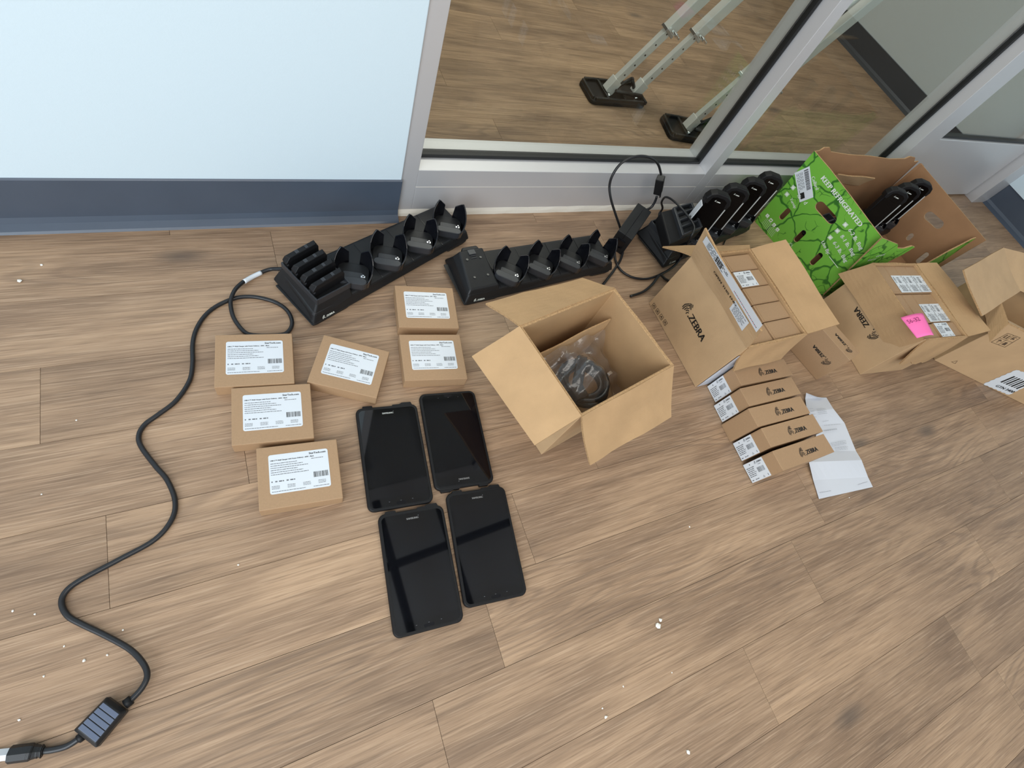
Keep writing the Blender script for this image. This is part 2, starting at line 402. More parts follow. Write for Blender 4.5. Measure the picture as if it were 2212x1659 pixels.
outer = MB(); outer.box(-4, -1.9, -3.5, 5, -.004, -.0004); outer.box(-1.9, 3.45, -3.5, -1.31, -.004, -.0004); outer.box(-1.9, 3.45, 3.31, 5, -.004, -.0004)
outer.build('outlying_boards', M['wood'], floor)['kind'] = 'stuff'
# ceiling with dark pipes
cb = MB(); cb.box(-1.8, 3.5, -3.2, 5, 2.9, 2.95); ceil = struct(cb.build('ceiling', M['ceiling']))
def beam(y=None, x=None, r=.03):
    k = MB()
    if y is not None: k.tube([(-1.8, y, 2.78), (3.4, y + .25, 2.78)], r, sub=1)
    else: k.tube([(x, -3.1, 2.78), (x - .1, .9, 2.78)], r, sub=1)
    k.build('ceiling_pipe', M['dark'], ceil, smooth=True)
beam(y=.32); beam(x=.62); beam(x=1.05)
# left wall
YW = .965
k = MB(); k.box(-1.9, .360, YW, YW + .12, 0, 2.9); wall_left = struct(k.build('wall_left', M['wall'], bevel=.002))
k = MB(); prof = [(YW, .0), (YW - .026, .0), (YW - .022, .004), (YW - .009, .012), (YW - .0045, .024), (YW - .004, .116), (YW - .001, .1185), (YW, .1185)]
k.loft([[Vector((-1.9, y, z)) for y, z in prof], [Vector((.361, y, z)) for y, z in prof]])
struct(k.build('baseboard_left', M['vinyl']))
# right wall, both rooms
k = MB(); k.box(3.45, 3.57, -3.2, 5, 0, 2.9); struct(k.build('wall_right', M['wallgray']))
M['vinyl2'] = mat('dark_brown_vinyl', (58, 56, 54), .4)
k = MB(); prof = [(3.45, 0), (3.424, 0), (3.441, .012), (3.446, .024), (3.446, .118), (3.45, .118)]
k.loft([[Vector((x, 1.09, z)) for x, z in prof], [Vector((x, 5, z)) for x, z in prof]])
struct(k.build('baseboard_far_right', M['vinyl2'])); k = MB()
k.loft([[Vector((x, -3.2, z)) for x, z in prof], [Vector((x, .955, z)) for x, z in prof]])
struct(k.build('baseboard_right', M['vinyl']))
k = MB(); k.box(3.438, 3.45, -3.2, .955, .118, 2.9); struct(k.build('trim_1', M['wall']))
# storefront: sill, mullions, glass
YF = .97; YG = 1.026; ZS = .143
def sillrun(x0, x1, par):
    k = MB(); k.box(x0, x1, YF, 1.086, .012, ZS); k.build('sill', M['alu'], par, bevel=.0012)
    k = MB(); k.box(x0, x1, YF - .0006, YF + .001, .0905, .0915); k.build('sill_joint', M['caulk'], par)
    k = MB(); k.box(x0, x1, YG - .013, YG + .012, ZS, ZS + .009); k.build('gasket', M['gasket'], par, bevel=.003)
def pane(x0, x1, z0, z1, par, y=YG):
    k = MB(); k.box(x0, x1, y - .003, y + .003, z0, z1); k.build('pane', M['glass'], par)
def vgasket(x, s, z1, par):
    k = MB(); k.box(min(x, x + s * .009), max(x, x + s * .009), YG - .013, YG + .012, ZS, z1); k.build('gasket', M['gasket'], par, bevel=.003)
def mull(x0, x1, par, z1=2.9):
    k = MB(); k.box(x0, x1, YF, 1.086, .012, z1); k.build('mullion', M['alu'], par, bevel=.0012)
w1 = bpy.data.objects.new('window_1', None); COL.objects.link(w1); w1.location = (.36, YF, 0); struct(w1)
w2 = bpy.data.objects.new('window_2', None); COL.objects.link(w2); w2.location = (1.397, YF, 0); struct(w2)
class _W:  # children of a window are given in world coordinates
    pass
_build = MB.build
def wbuild(s, name, mats, parent=None, bevel=0, seg=2, smooth=False, world=True): return _build(s, name, mats, parent, bevel, seg, smooth, world=(parent is not None and parent.parent is None and parent.type == 'EMPTY' and world) or world and parent is not None)
MB.build = wbuild
mull(.360, .4005, w1); sillrun(.4005, 1.355, w1); vgasket(.4005, 1, 2.9, w1); vgasket(1.355, -1, 2.9, w1); pane(.4005, 1.355, ZS + .004, 2.9, w1)
mull(1.355, 1.397, w1)
sillrun(1.397, 2.315, w2); vgasket(1.397, 1, 2.9, w2); vgasket(2.315, -1, 2.9, w2); pane(1.397, 2.315, ZS + .004, 2.9, w2)
mull(2.315, 2.43, w2)
k = MB(); prof = [(YF + .004, 0), (YF - .008, 0), (YF - .005, .008), (YF, .016), (YF + .004, .016)]
rings = []
for i in range(60):
    x = .363 + (2.43 - .363) * i / 59; rings.append([Vector((x, y + random.uniform(-.0008, .0008), z + random.uniform(-.0008, .0012) * (z > 0))) for y, z in prof])
k.loft(rings); k.build('caulk_bead', M['caulk'], w1)
# door
d1 = bpy.data.objects.new('door_1', None); COL.objects.link(d1); d1.location = (2.44, 1.0, 0); struct(d1)
k = MB(); k.box(2.437, 3.30, 1.0, 1.045, .012, .30); k.build('bottom_rail', M['alu'], d1, bevel=.002)
k = MB(); k.box(2.437, 2.49, 1.0, 1.045, .30, 2.9); k.build('door_stile', M['alu'], d1, bevel=.002)
k = MB(); k.box(3.235, 3.30, 1.0, 1.045, .30, 2.9); k.build('door_stile', M['alu'], d1, bevel=.002)
k = MB(); k.box(2.49, 3.235, 1.01, 1.034, .30, .309); k.build('gasket', M['gasket'], d1)
pane(2.49, 3.235, .305, 2.9, d1, 1.022)
k = MB(); k.box(3.312, 3.445, .955, 1.075, 0.0, 2.9); struct(k.build('trim_2', M['alu'], bevel=.002))
k = MB(); k.box(2.43, 3.312, 1.046, 1.06, 0, .012); k.build('threshold', M['gasket'], d1)
# wall behind the camera is left open (window side); back wall of the far room
k = MB(); k.box(-4, 3.45, 4.9, 5, 0, 2.9); struct(k.build('wall_back', M['wallgray']))
k = MB(); k.box(-1.9, -1.8, 1.09, 5, 0, 2.9); struct(k.build('wall_far_left', M['wallgray']))

# ================================================================== SMALL WALL-CHARGER BOXES
def starbox(label, loc, rz, proto=[None]):
    if proto[0] is not None:
        c = dup(proto[0], label=label); c.location = loc; c.rotation_euler = (0, 0, rz); return c
    t = thing('charger_box', label, 'box', loc, rz, 'small charger boxes'); proto[0] = t
    L_, W_, H_ = .1393, .1168, .0327
    k = MB(); k.box(0, L_, 0, W_, .0005, H_); _build(k, 'box_body', M['kraft2'], t, bevel=.0012)
    k = MB(); k.box(0.002, L_ - .002, -.0003, .0004, .001, H_ - .0035); _build(k, 'front_tuck_flap', M['kraft2'], t)
    fr = Frame((0, 0, H_), (1, 0, 0), (0, 1, 0))
    k = MB(); k.prism(rrect(.019, .121, .026, .1, .004), H_, H_ + .0003); lb = _build(k, 'label', M['label'], t)
    p = Print(fr, .0005); x0, x1, y0, y1 = .019, .121, .026, .1
    p.text('StarTech.com', (x1 - .033, y1 - .0072), width=.029, mi=0, bold=.0002)
    p.text('USB-C\u2122 Wall Charger with Power Delivery - 60W - Black', (x0 + .003, y1 - .0125), width=.074, mi=0, bold=.00015)
    for i in range(6): p.greek(x0 + .003, y1 - .018 - i * .0042, .045 + .018 * ((i * 7) % 3) / 2, .0011, 1)
    p.greek(x1 - .03, y1 - .0165, .021, .0011, 1)
    for i in range(7): p.rect(x0 + .003 + i * .0062, y0 + .0215, x0 + .003 + i * .0062 + .002 + .0016 * (i % 3), y0 + .0237, 1)
    p.barcode(x1 - .028, y0 + .021, .025, .0105, 0)
    for i in range(4):
        for j in range(3): p.greek(x0 + .003 + i * .026, y0 + .009 + j * .0024, .013, .0008, 1)
    p.greek(x0 + .003, y0 + .0035, .056, .001, 1); p.greek(x1 - .03, y0 + .0035, .027, .001, 1)
    _build(p, 'printed_text', [M['ink'], M['inkgray']], lb)
    return t
starbox('small brown charger box under the loop of black cord, back left', (-.1015, .5194, 0), R(-6.8))
starbox('small brown charger box, middle one of the left-hand row of three', (-.0867, .3966, 0), R(-6.37))
starbox('small brown charger box, nearest the camera, front of the left-hand row', (-.0595, .2662, 0), R(-5.4))
starbox('small brown charger box turned askew on its own between the two rows', (.0595, .502, 0), R(-26.56))
starbox('small brown charger box beside the second charging cradle, farther of the right pair', (.272, .603, 0), R(-9.2))
starbox('small brown charger box just above the tablets, nearer of the right pair', (.2505, .4685, 0), R(-8.4))

# ================================================================== TABLETS
def tablet(label, loc, rz, proto=[None]):
    if proto[0] is not None:
        c = dup(proto[0], label=label); c.location = loc; c.rotation_euler = (0, 0, rz); return c
    t = thing('tablet', label, 'tablet', loc, rz, 'tablets in black covers'); proto[0] = t
    L_, W_ = .1268, .2167
    k = MB(); k.loft([[Vector((x, y, z)) for x, y in rrect(i, L_ - i, i, W_ - i, .013)] for i, z in ((.0015, .0003), (0, .002), (0, .0085), (.0012, .0108))]); 
    k.prism([(.012, W_ - .006), (.036, W_ - .006), (.034, W_ + .0035), (.015, W_ + .0035)], .001, .0105)
    k.prism([(.072, W_ - .006), (L_ - .008, W_ - .006), (L_ - .012, W_ + .005), (.096, W_ + .005), (.09, W_ + .002), (.076, W_ + .002)], .001, .0105)
    _build(k, 'protective_cover', M['rubber'], t, bevel=.0006)
    k = MB(); k.prism(rrect(.0055, L_ - .0055, .0055, W_ - .0065, .009), .0108, .0112); sc = _build(k, 'screen', M['screen'], t)
    k = MB(); k.prism([(.0085, .022), (L_ - .0085, .022), (L_ - .0085, W_ - .026), (.0085, W_ - .026)], .0112, .01125); _build(k, 'display', M['screenoff'], sc)
    p = Print(Frame((0, 0, .0112), (1, 0, 0), (0, 1, 0)), .0002)
    p.text('SAMSUNG', (.0525, W_ - .0185), width=.0225, mi=0, bold=.0004)
    for x in (.041, .0634, .086): p.stroke([(x - .0012, .0135), (x + .0012, .0135)], .0005, 1)
    p.poly([(.0755 + .0007 * math.cos(a), W_ - .013 + .0007 * math.sin(a)) for a in [i * math.pi / 4 for i in range(8)]], 1)
    _build(p, 'printed_text', [M['metal'], M['inkgray']], sc)
    k = MB(); k.prism(rrect(.054, .0728, .0068, .0122, .0026), .0112, .0115); _build(k, 'home_button', M['gloss'], sc)
    return t
tablet('black covered tablet, far left of the block of four, below the askew box', (.1188, .2191, 0), R(-5.73))
a = R(-6.33); t2 = tablet('black covered tablet lying upside down, far right of the block of four',
    (.2532 + .1268 * math.cos(a) - .2167 * math.sin(a), .2263 + .1268 * math.sin(a) + .2167 * math.cos(a), 0), a + math.pi)
tablet('black covered tablet, near left of the block of four, closest to camera', (.1118, -.0057, 0), R(-5.76))
tablet('black covered tablet, near right of the block of four', (.2443, .0006, 0), R(-7.1))

# ================================================================== CHARGING CRADLES
def cradle(label, loc, rz, bay):
    t = thing('charging_cradle', label, 'charger', loc, rz, 'charging cradles')
    L_ = .49
    k = MB()   # deck, sloping skirts
    k.hexa([(.0, 0, .004), (L_, 0, .012), (L_ - .004, .124, .012), (.012, .15, .004)], [(.012, .010, .036), (L_ - .006, .012, .036), (L_ - .01, .112, .046), (.02, .125, .046)])
    _build(k, 'deck', M['plastic'], t, bevel=.006, seg=3)
    for x0, x1 in ((.0, .105), (L_ - .085, L_ - .01)):
        k = MB(); k.hexa([(x0 + .012, .004, 0), (x1 - .012, .004, 0), (x1 - .012, .12, 0), (x0 + .012, .12, 0)], [(x0, .001, .012), (x1, .001, .012), (x1, .13, .012), (x0, .13, .012)])
        _build(k, 'skid_foot', M['plastic'], t, bevel=.002)
    for x in (.104, .198, .294, .392):
        k = MB(); k.hexa([(x, .0095, .0362), (x + .0008, .0095, .0362), (x + .0008, .113, .0462), (x, .113, .0462)], [(x, .0095, .0365), (x + .0008, .0095, .0365), (x + .0008, .113, .0466), (x, .113, .0466)])
        _build(k, 'deck_seam', M['gloss'], t)
    fr = Frame((0, .0045, .018), (1, 0, 0), (0, .3, 1))
    fr = Frame((0.006, .0028, .012), (1, 0, .0), (0, .34, 1))
    p = Print(fr, .0012); p.zebrahead(.022, .001, .008, mi=0); p.text('ZEBRA', (.032, .0015), width=.021, mi=0, bold=.0003); _build(p, 'printed_text', M['inkwhite'], t)
    if bay:
        k = MB()
        x0, x1, y0, y1, z = .014, .112, .014, .146, .068
        k.hexa([(x0 - .012, y0 - .01, .012), (x1, y0 - .008, .03), (x1, y1, .03), (x0 - .008, y1, .012)], [(x0 + .012, y0 + .004, z - .012), (x1 - .002, y0 + .004, z - .012), (x1 - .002, y1 - .012, z - .012), (x0 + .012, y1 - .012, z - .012)])
        bb = _build(k, 'battery_bay', M['plastic'], t, bevel=.004, seg=3)
        k = MB(); th = .0035; X0, X1, Y0_, Y1_ = x0 + .010, x1 - .001, y0 + .002, y1 - .010
        for b in ((X0, X0 + th, Y0_, Y1_), (X1 - th, X1, Y0_, Y1_), (X0 + th, X1 - th, Y0_, Y0_ + th), (X0 + th, X1 - th, Y1_ - th, Y1_)): k.box(*b, .05, z)
        for i in range(1, 4):
            yy = Y0_ + (Y1_ - Y0_) * i / 4; k.box(X0 + th, X1 - th, yy - .003, yy + .003, .05, z - .002)
        _build(k, 'bay_rim', M['plastic2'], bb, bevel=.001)
    else:
        k = MB(); k.hexa([(.008, .008, .034), (.1, .008, .034), (.1, .126, .042), (.016, .126, .042)], [(.016, .016, .047), (.097, .016, .047), (.095, .120, .066), (.03, .120, .066)])
        k.prism([(.036, .118), (.088, .118), (.084, .132), (.042, .132)], .045, .064)
        bb = _build(k, 'blanking_plate', M['plastic'], t, bevel=.004, seg=3)
        for x, y in ((.04, .045), (.078, .045), (.04, .094), (.078, .094)):
            k = MB(); zz = .047 + (y - .016) * .183; k.tube([(x, y, zz - .001), (x, y, zz + .0015)], .0032, 10, sub=1); _build(k, 'screw_cap', M['gloss'], bb)
        k = MB(); k.box(.052, .068, .094, .096, .0612, .0635); k.box(.052, .068, .100, .102, .0625, .0645); k.box(.05, .07, .104, .119, .062, .0665); _build(k, 'latch', M['plastic2'], bb, bevel=.0006)
    phi = R(-43)
    for c in range(4):
        T = Matrix.Translation((.143 + .1 * c, .047, 0)) @ Matrix.Rotation(phi, 4, 'Z')
        k = MB()
        for s in (-1, 1):   # two crescent side walls
            rings = []
            for i in range(15):
                f = i / 14; an = R(-58 + 134 * f); e_ = .85
                cu = math.copysign(abs(math.cos(an)) ** e_, math.cos(an)); su = math.copysign(abs(math.sin(an)) ** e_, math.sin(an))
                zt = (.050 + .048 * (f / .8) ** 1.3) if f < .8 else .098 - .10 * (f - .8)
                fl = 1 + .10 * f
                A = (.037 * cu, .037 * su - .002); Bq = (.0415 * cu * fl, .041 * su - .002)
                rings.append([T @ Vector((s * A[0], A[1], .036)), T @ Vector((s * Bq[0] / fl, Bq[1], .036)), T @ Vector((s * Bq[0], Bq[1], zt)), T @ Vector((s * (Bq[0] - .003 * cu), A[1], zt))])
            k.loft(rings)
        cup = _build(k, 'device_cup', M['gloss'], t, bevel=.0008)
        k = MB(); k.prism(rrect(-.038, .038, -.038, .034, .018), .034, .045, T, taper=.08); _build(k, 'cup_floor', M['plastic'], cup, bevel=.002)
        k = MB(); k.prism(rrect(-.031, .031, -.040, -.021, .0094), .042, .061, T, taper=.0); k.prism(rrect(-.022, .022, -.020, .002, .004), .042, .051, T); _build(k, 'dock_shelf', M['plastic2'], cup, bevel=.002)
        k = MB(); T2 = T @ Matrix.Translation((.022, -.017, .051))
        k.box(-.005, .005, -.003, .003, 0, .010, T2); k.box(-.002, .002, -.002, .001, .010, .016, T2); _build(k, 'contact_pin', M['metal'], cup, bevel=.0006)
    return t
c1 = cradle('long black charging cradle holding four loose batteries, left one by the white wall', (.095, .644, 0), R(26.6), True)
c2 = cradle('long black charging cradle with four empty cups and blank end plate', (.451, .657, 0), R(7.5), False)
c3 = cradle('black charging cradle against the glass sill holding four handheld computers', (1.128, .716, 0), R(15), True)
c4 = cradle('black charging cradle sunk inside the green produce box', (1.768, .645, .066), R(11), True)
def c3p(x, y, z): return P(1280 + x * .1989, 320 + y * .1989, z)
zc = .112; q4 = [c3p(840, 1040, zc), c3p(1180, 890, zc), c3p(1060, 605, zc), c3p(745, 690, zc)]
tbc = thing('battery_charger', 'black four-slot battery charger with empty bays beside the nearest handheld', 'charger', Vector((q4[0].x, q4[0].y, .068)))
k = MB(); k.hexa([Vector((q.x, q.y, .074)) for q in q4], q4); bcb = k.build('charger_body', M['rubber'], tbc, bevel=.004, seg=3, world=True)
k = MB()
def qa4(s_, t_, z): x = q4[0].lerp(q4[1], s_).lerp(q4[3].lerp(q4[2], s_), t_); return Vector((x.x, x.y, z))
def bar4(k, s0, s1, t0, t1, z0, z1): k.hexa([qa4(s0, t0, z0), qa4(s1, t0, z0), qa4(s1, t1, z0), qa4(s0, t1, z0)], [qa4(s0, t0, z1), qa4(s1, t0, z1), qa4(s1, t1, z1), qa4(s0, t1, z1)])
for b_ in ((.33, .40, .03, .97), (.93, .99, .03, .97), (.40, .93, .03, .08), (.40, .93, .92, .97), (.40, .93, .28, .33), (.40, .93, .49, .54), (.40, .93, .71, .76)): bar4(k, *b_, zc - .002, zc + .012)
k.build('slot_frame', M['plastic2'], tbc, bevel=.0015, world=True)
for i in range(4):
    k = MB(); t0 = .10 + .2 * i; bar4(k, .41, .92, t0 - .015, t0 + .155, zc, zc + .0015); k.build('empty_slot', M['gasket'], tbc, world=True)
# spare batteries in the first cradle
def battery(label, i):
    base = Matrix.Translation((.095, .644, 0)) @ Matrix.Rotation(R(26.6), 4, 'Z')
    loc = base @ Vector((.030, .0305 + .029 * i, .0575))
    t = thing('spare_battery', label, 'battery', loc, 0, 'spare batteries in the first cradle', rot=(0, R(-7), R(26.6)))
    k = MB(); k.loft([[Vector((x, y, 0.0)) for x, y in ((0, 0), (.076, 0), (.076, .013), (0, .013))], [Vector((x, y, .024)) for x, y in ((-.002, -.001), (.078, -.001), (.078, .014), (-.002, .014))], [Vector((x, y, .034)) for x, y in ((.010, .001), (.072, .001), (.076, .012), (.004, .012))]])
    _build(k, 'battery_case', M['rubber'], t, bevel=.0012)
    k = MB(); k.box(.026, .034, .002, .011, .034, .0352); k.box(.05, .056, .002, .011, .034, .0352); k.box(-.001, .003, -.0018, .0145, .016, .02)
    _build(k, 'contact_tab', M['plastic2'], t, bevel=.0004)
names = ['black battery in the first cradle, nearest the camera', 'black battery in the first cradle, second from the front', 'black battery in the first cradle, third from the front', 'black battery in the first cradle, farthest back by the wall']
for i in range(4): battery(names[i], i)
# handheld computers
def handheld(label, cr, c, first=[None], side=False, group='handheld computers in cradles'):
    cm = root_matrix(cr); loc = cm @ Vector((.143 + .1 * c, .047, .058)); rz = cr.rotation_euler.z + R(-41)
    if first[0] is not None:
        q = dup(first[0], label=label, group=group); q.location = loc; q.rotation_euler = (R(-5), 0, rz); return q
    t = thing('handheld_computer', label, 'handheld computer', loc, 0, group, rot=(R(-5), 0, rz)); first[0] = t
    k = MB()
    out = rrect(-.036, .036, .0, .146, .012); T = Matrix.Rotation(R(90), 4, 'X')
    k.loft([[T @ Vector((x * s_, y_, z_)) for x, y_ in out] for s_, z_ in ((.94, -.014), (1, -.011), (1, .004), (.97, .007))])
    hd = []
    for s_, z_ in ((.9, -.018), (1.0, -.014), (1.0, .006), (.95, .011)):
        hd.append([T @ Vector((x * s_, .132 + (y_ - .132) * s_, z_)) for x, y_ in [(-.039, .118), (.039, .118), (.041, .134), (.034, .149), (.018, .158), (-.018, .158), (-.034, .149), (-.041, .134)]])
    k.loft(hd)
    _build(k, 'rugged_body', M['rubber'], t, bevel=.0035, seg=3)
    k = MB(); k.prism([(x, y) for x, y in rrect(-.033, .033, .012, .130, .008)] , .007, .0082, T); 
    k.prism([(-.028, .120), (.028, .120), (.024, .141), (.012, .147), (-.012, .147), (-.024, .141)], .0105, .0118, T)
    _build(k, 'screen', M['devscreen'], t)
    k = MB(); k.box(.0335, .0365, -.0095, -.0055, .012, .118); _build(k, 'silver_edge_strip', mat_light, t)
    p = Print(Frame((-.008, -.0118, .133), (1, 0, 0), (0, 0, 1)), .0004); p.zebrahead(-.005, 0, .005); p.text('ZEBRA', (.0015, 0), width=.013, bold=.0003); _build(p, 'printed_text', M['inkwhite'], t)
    return t
mat_light = mat('silver_strip', (190, 192, 190), .35)
hl = ['black handheld computer in the cradle by the glass, nearest and largest', 'black handheld computer in the cradle by the glass, second from the left',
      'black handheld computer in the cradle by the glass, third from the left', 'black handheld computer in the cradle by the glass, next to the green box']
for i in range(4): handheld(hl[i], c3, i)
hl = ['black handheld computer inside the green box, leftmost', 'black handheld computer inside the green box, middle one', 'black handheld computer inside the green box, rightmost']
for i in range(3): handheld(hl[i], c4, i + 1, group='handheld computers in the green box')
# pale slip and dark plug beside the first handheld
k = MB(); cm = root_matrix(c3) @ Matrix.Translation((.143, .047, .07)) @ Matrix.Rotation(R(-41), 4, 'Z'); k.box(-.045, -.0425, -.012, .012, .03, .105, cm)
tag(_build(k, 'white_card', M['label']), 'white card slip wedged beside the nearest handheld computer', 'card')

# ================================================================== CARTONS
def carton_walls(t, o, yaw, L_, W_, H_, th=.005, inner=None):
    T = Matrix.Translation((o[0], o[1], 0)) @ Matrix.Rotation(yaw, 4, 'Z')
    mats = [M['kraft'], M['kraftin'], M['edge']]
    pts = {'00': T @ Vector((0, 0, 0)), '10': T @ Vector((L_, 0, 0)), '11': T @ Vector((L_, W_, 0)), '01': T @ Vector((0, W_, 0))}
    k = MB()
    ob = [T @ Vector(p) for p in ((0, 0, .0005), (L_, 0, .0005), (L_, W_, .0005), (0, W_, .0005))]; ot = [p + Vector((0, 0, H_)) for p in ob]
    it = [T @ Vector(p) for p in ((th, th, H_), (L_ - th, th, H_), (L_ - th, W_ - th, H_), (th, W_ - th, H_))]; ib = [Vector((p.x, p.y, th)) for p in it]
    vs = ob + ot + it + ib; fs = []; mi = []
    for i in range(4):
        j = (i + 1) % 4
        fs.append((i, j, 4 + j, 4 + i)); mi.append(0); fs.append((4 + i, 4 + j, 8 + j, 8 + i)); mi.append(2); fs.append((8 + i, 8 + j, 12 + j, 12 + i)); mi.append(1)
    fs.append((3, 2, 1, 0)); mi.append(0); fs.append((12, 13, 14, 15)); mi.append(1)
    k.v = [tuple(p) for p in vs]; k.f = fs; k.m = mi
    return k.build('box_body', mats, t, bevel=.001, seg=1), T
def Z(p, z): return P(p[0], p[1], z)
# ---- centre open carton
oc = (.5097, .2467); yaw = R(13.68); L_, W_, H_ = .2752, .218, .2145
tc_ = thing('open_carton', 'open brown carton in the middle with a bagged cable inside', 'box', (oc[0], oc[1], 0))
bd, T = carton_walls(tc_, oc, yaw, L_, W_, H_)
c00, c10, c01, c11 = [T @ Vector(p) for p in ((0, 0, H_), (L_, 0, H_), (0, W_, H_), (L_, W_, H_))]
flap('flap', c01, c00, P(1155, 962, .15), P(1019.9, 770.4, .15), tc_)
flap('flap', c11, c01, P(1049, 655.6, .175), P(1256, 602.5, .18), tc_, rough=.002)
f3 = flap('flap', c00, c10, P(1449.5, 900, .135), P(1273, 1003, .13), tc_, rough=.0015, curl=.004)
nr = (c10 - c00).normalized(); flap('flap', c10, c11, c11 + nr * .016 + Vector((0, 0, -.09)), c10 + nr * .014 + Vector((0, 0, -.1)), tc_)
# crease lines on flaps
# insert tray
tin = thing('carton_insert', 'bent brown cardboard insert inside the middle open carton', 'insert', T @ Vector((.03, .16, .006)), yaw)
kb = T @ Vector((.035, .175, .006)); kc = T @ Vector((.262, .175, .006))
up = Vector((0, 0, .125))
flap('insert_panel', kb, kc, kc + up + Vector((0, 0, .03)), kb + up, tin, th=.003, curl=.004)
kd = T @ Vector((.035, .03, .006)); flap('insert_panel', kd, kb, kb + up, kd + up * .7, tin, th=.003)
# cable coil in a bag
cb_ = thing('bagged_cable', 'coiled black cable in a clear plastic bag inside the middle carton', 'cable', T @ Vector((.15, .09, .02)))
k = MB(); C0 = Vector((0, 0, 0)); rnd = random.Random(4)
ce = P(1266, 826, .07); ce.z = 0; n1 = Vector((-.3, .25, 1)).normalized(); a1 = Vector((1, .1, .25)).normalized(); a2 = n1.cross(a1).normalized(); a1 = a2.cross(n1)
pts = []
for i in range(7 * 16 + 6):
    an = i / 16 * 2 * math.pi; lay = i / 16
    rr_ = .049 + .009 * math.sin(lay * 2.1 + .5); pts.append(ce + Vector((0, 0, .055)) + a1 * rr_ * .9 * math.cos(an) + a2 * rr_ * 1.12 * math.sin(an) + n1 * (.006 * math.sin(lay * 3) + lay * .003))
k.tube(pts, .0060, 8, sub=2); k.build('cable_coil', M['cable'], cb_, smooth=True)
def orbox(name, c, u, v, l, w_, h, par, m_, bev=.002):
    u = Vector(u).normalized(); n = u.cross(Vector(v)).normalized(); v = n.cross(u); k = MB()
    cs = [c + u * (sx * l / 2) + v * (sy * w_ / 2) for sx, sy in ((-1, -1), (1, -1), (1, 1), (-1, 1))]
    k.hexa(cs, [p + n * h for p in cs]); return k.build(name, m_, par, bevel=bev)
orbox('plug', ce + Vector((-.028, .012, .105)), (.45, .85, .25), (1, -.4, .1), .085, .022, .016, cb_, M['gloss'])
orbox('plug', ce + Vector((-.045, -.03, .08)), (1, .2, -.3), (0, 1, 0), .045, .03, .014, cb_, M['gloss'])
orbox('plug_tip', ce + Vector((.072, .01, .07)), (1, .3, .2), (0, 1, 0), .012, .008, .005, cb_, M['metal'], .0008)
# the bag: crumpled sheet over the coil
k = MB(); nx, ny = 22, 20; g = []
for j in range(ny):
    for i in range(nx):
        u = i / (nx - 1); v = j / (ny - 1)
        lx = .05 + .205 * u - .03 * (1 - v) * (1 - u); ly = .015 + .152 * v; r2 = ((u - .5) ** 2 + (v - .45) ** 2)
        z = .035 + .07 * math.exp(-r2 * 7) + .085 * v ** 3 + .007 * math.sin(u * 17 + v * 9) + .005 * math.sin(v * 23 - u * 13) + rnd.uniform(-.0025, .0025)
        z = z + .034 * max(0, math.sin(math.pi * min(1, u * 1.05))) ** .6 * max(0, math.sin(math.pi * min(1, .12 + v * .85))) ** .6
        g.append(T @ Vector((lx, ly, z + .012 * (u > .9))))
k.v = [tuple(p) for p in g]
for j in range(ny - 1):
    for i in range(nx - 1): q = j * nx + i; k.f.append((q, q + 1, q + nx + 1, q + nx)); k.m.append(0)
bg_ = k.build('plastic_bag', M['bag'], cb_, smooth=True); s_ = bg_.modifiers.new('s', 'SUBSURF'); s_.levels = 1; s_.render_levels = 1
# ---- carton with black logo in the middle right
oz = (1.0233, .3223); yaw = R(1.56); L_, W_, H_ = .2225, .2815, .2079
tz = thing('open_carton', 'open brown carton full of small boxes, a taped flap standing upright on it', 'box', (oz[0], oz[1], 0))
bd, T = carton_walls(tz, oz, yaw, L_, W_, H_)
c00, c10, c01, c11 = [T @ Vector(p) for p in ((0, 0, H_), (L_, 0, H_), (0, W_, H_), (L_, W_, H_))]
fv = P(1523, 492.6, .305); fu = PN(1646.8, 714.7, c01, (c00 - c01).cross(fv - c01).normalized())
flap('flap', c01, c00, fu, fv, tz); 
flap('flap', c11, c01, P(1431.5, 532.7, .145), P(1618, 531, .2), tz)
flap('flap', c10, c11, P(1697, 517.8, .245), P(1811.7, 701, .225), tz)
flap('flap', c00, c10, P(1686.9, 775.4, .11), P(1582, 800, .115), tz, curl=.004)
frl = Frame(T @ Vector((0, W_, 0)), T @ Vector((0, 0, 0)) - T @ Vector((0, W_, 0)), (0, 0, 1))   # left wall
def s5(x, y): return (1380 + x * .2290, 480 + y * .2290)
p = Print(frl, .0012)
p.text('ZEBRA', frl.uv(*s5(468, 900)), frl.uv(*s5(590, 1130)), mi=0, bold=.0008, sy=1.15)
u, v = frl.uv(*s5(405, 860)); u2, v2 = frl.uv(*s5(468, 900)); p.zebrahead(u2 - .036, v2 - .002, .034)
for i in range(4):
    u, v = frl.uv(*s5(145 + i * 35, 790 + i * 52)); h = .013
    for a_, b_ in (((u - h / 2, v - h / 2), (u + h / 2, v - h / 2)), ((u + h / 2, v - h / 2), (u + h / 2, v + h / 2)), ((u + h / 2, v + h / 2), (u - h / 2, v + h / 2)), ((u - h / 2, v + h / 2), (u - h / 2, v - h / 2))): p.stroke([a_, b_], .001, 0)
    p.stroke([(u - h / 4, v - h / 4), (u, v + h / 4), (u + h / 4, v - h / 4)], .0018, 0)
_build(p, 'printed_marks', M['ink'], None); ob = COL.objects[-1]
def adopt(o, par):
    inv = root_matrix(par).inverted(); o.data.transform(inv); o.parent = par
adopt(ob, tz)
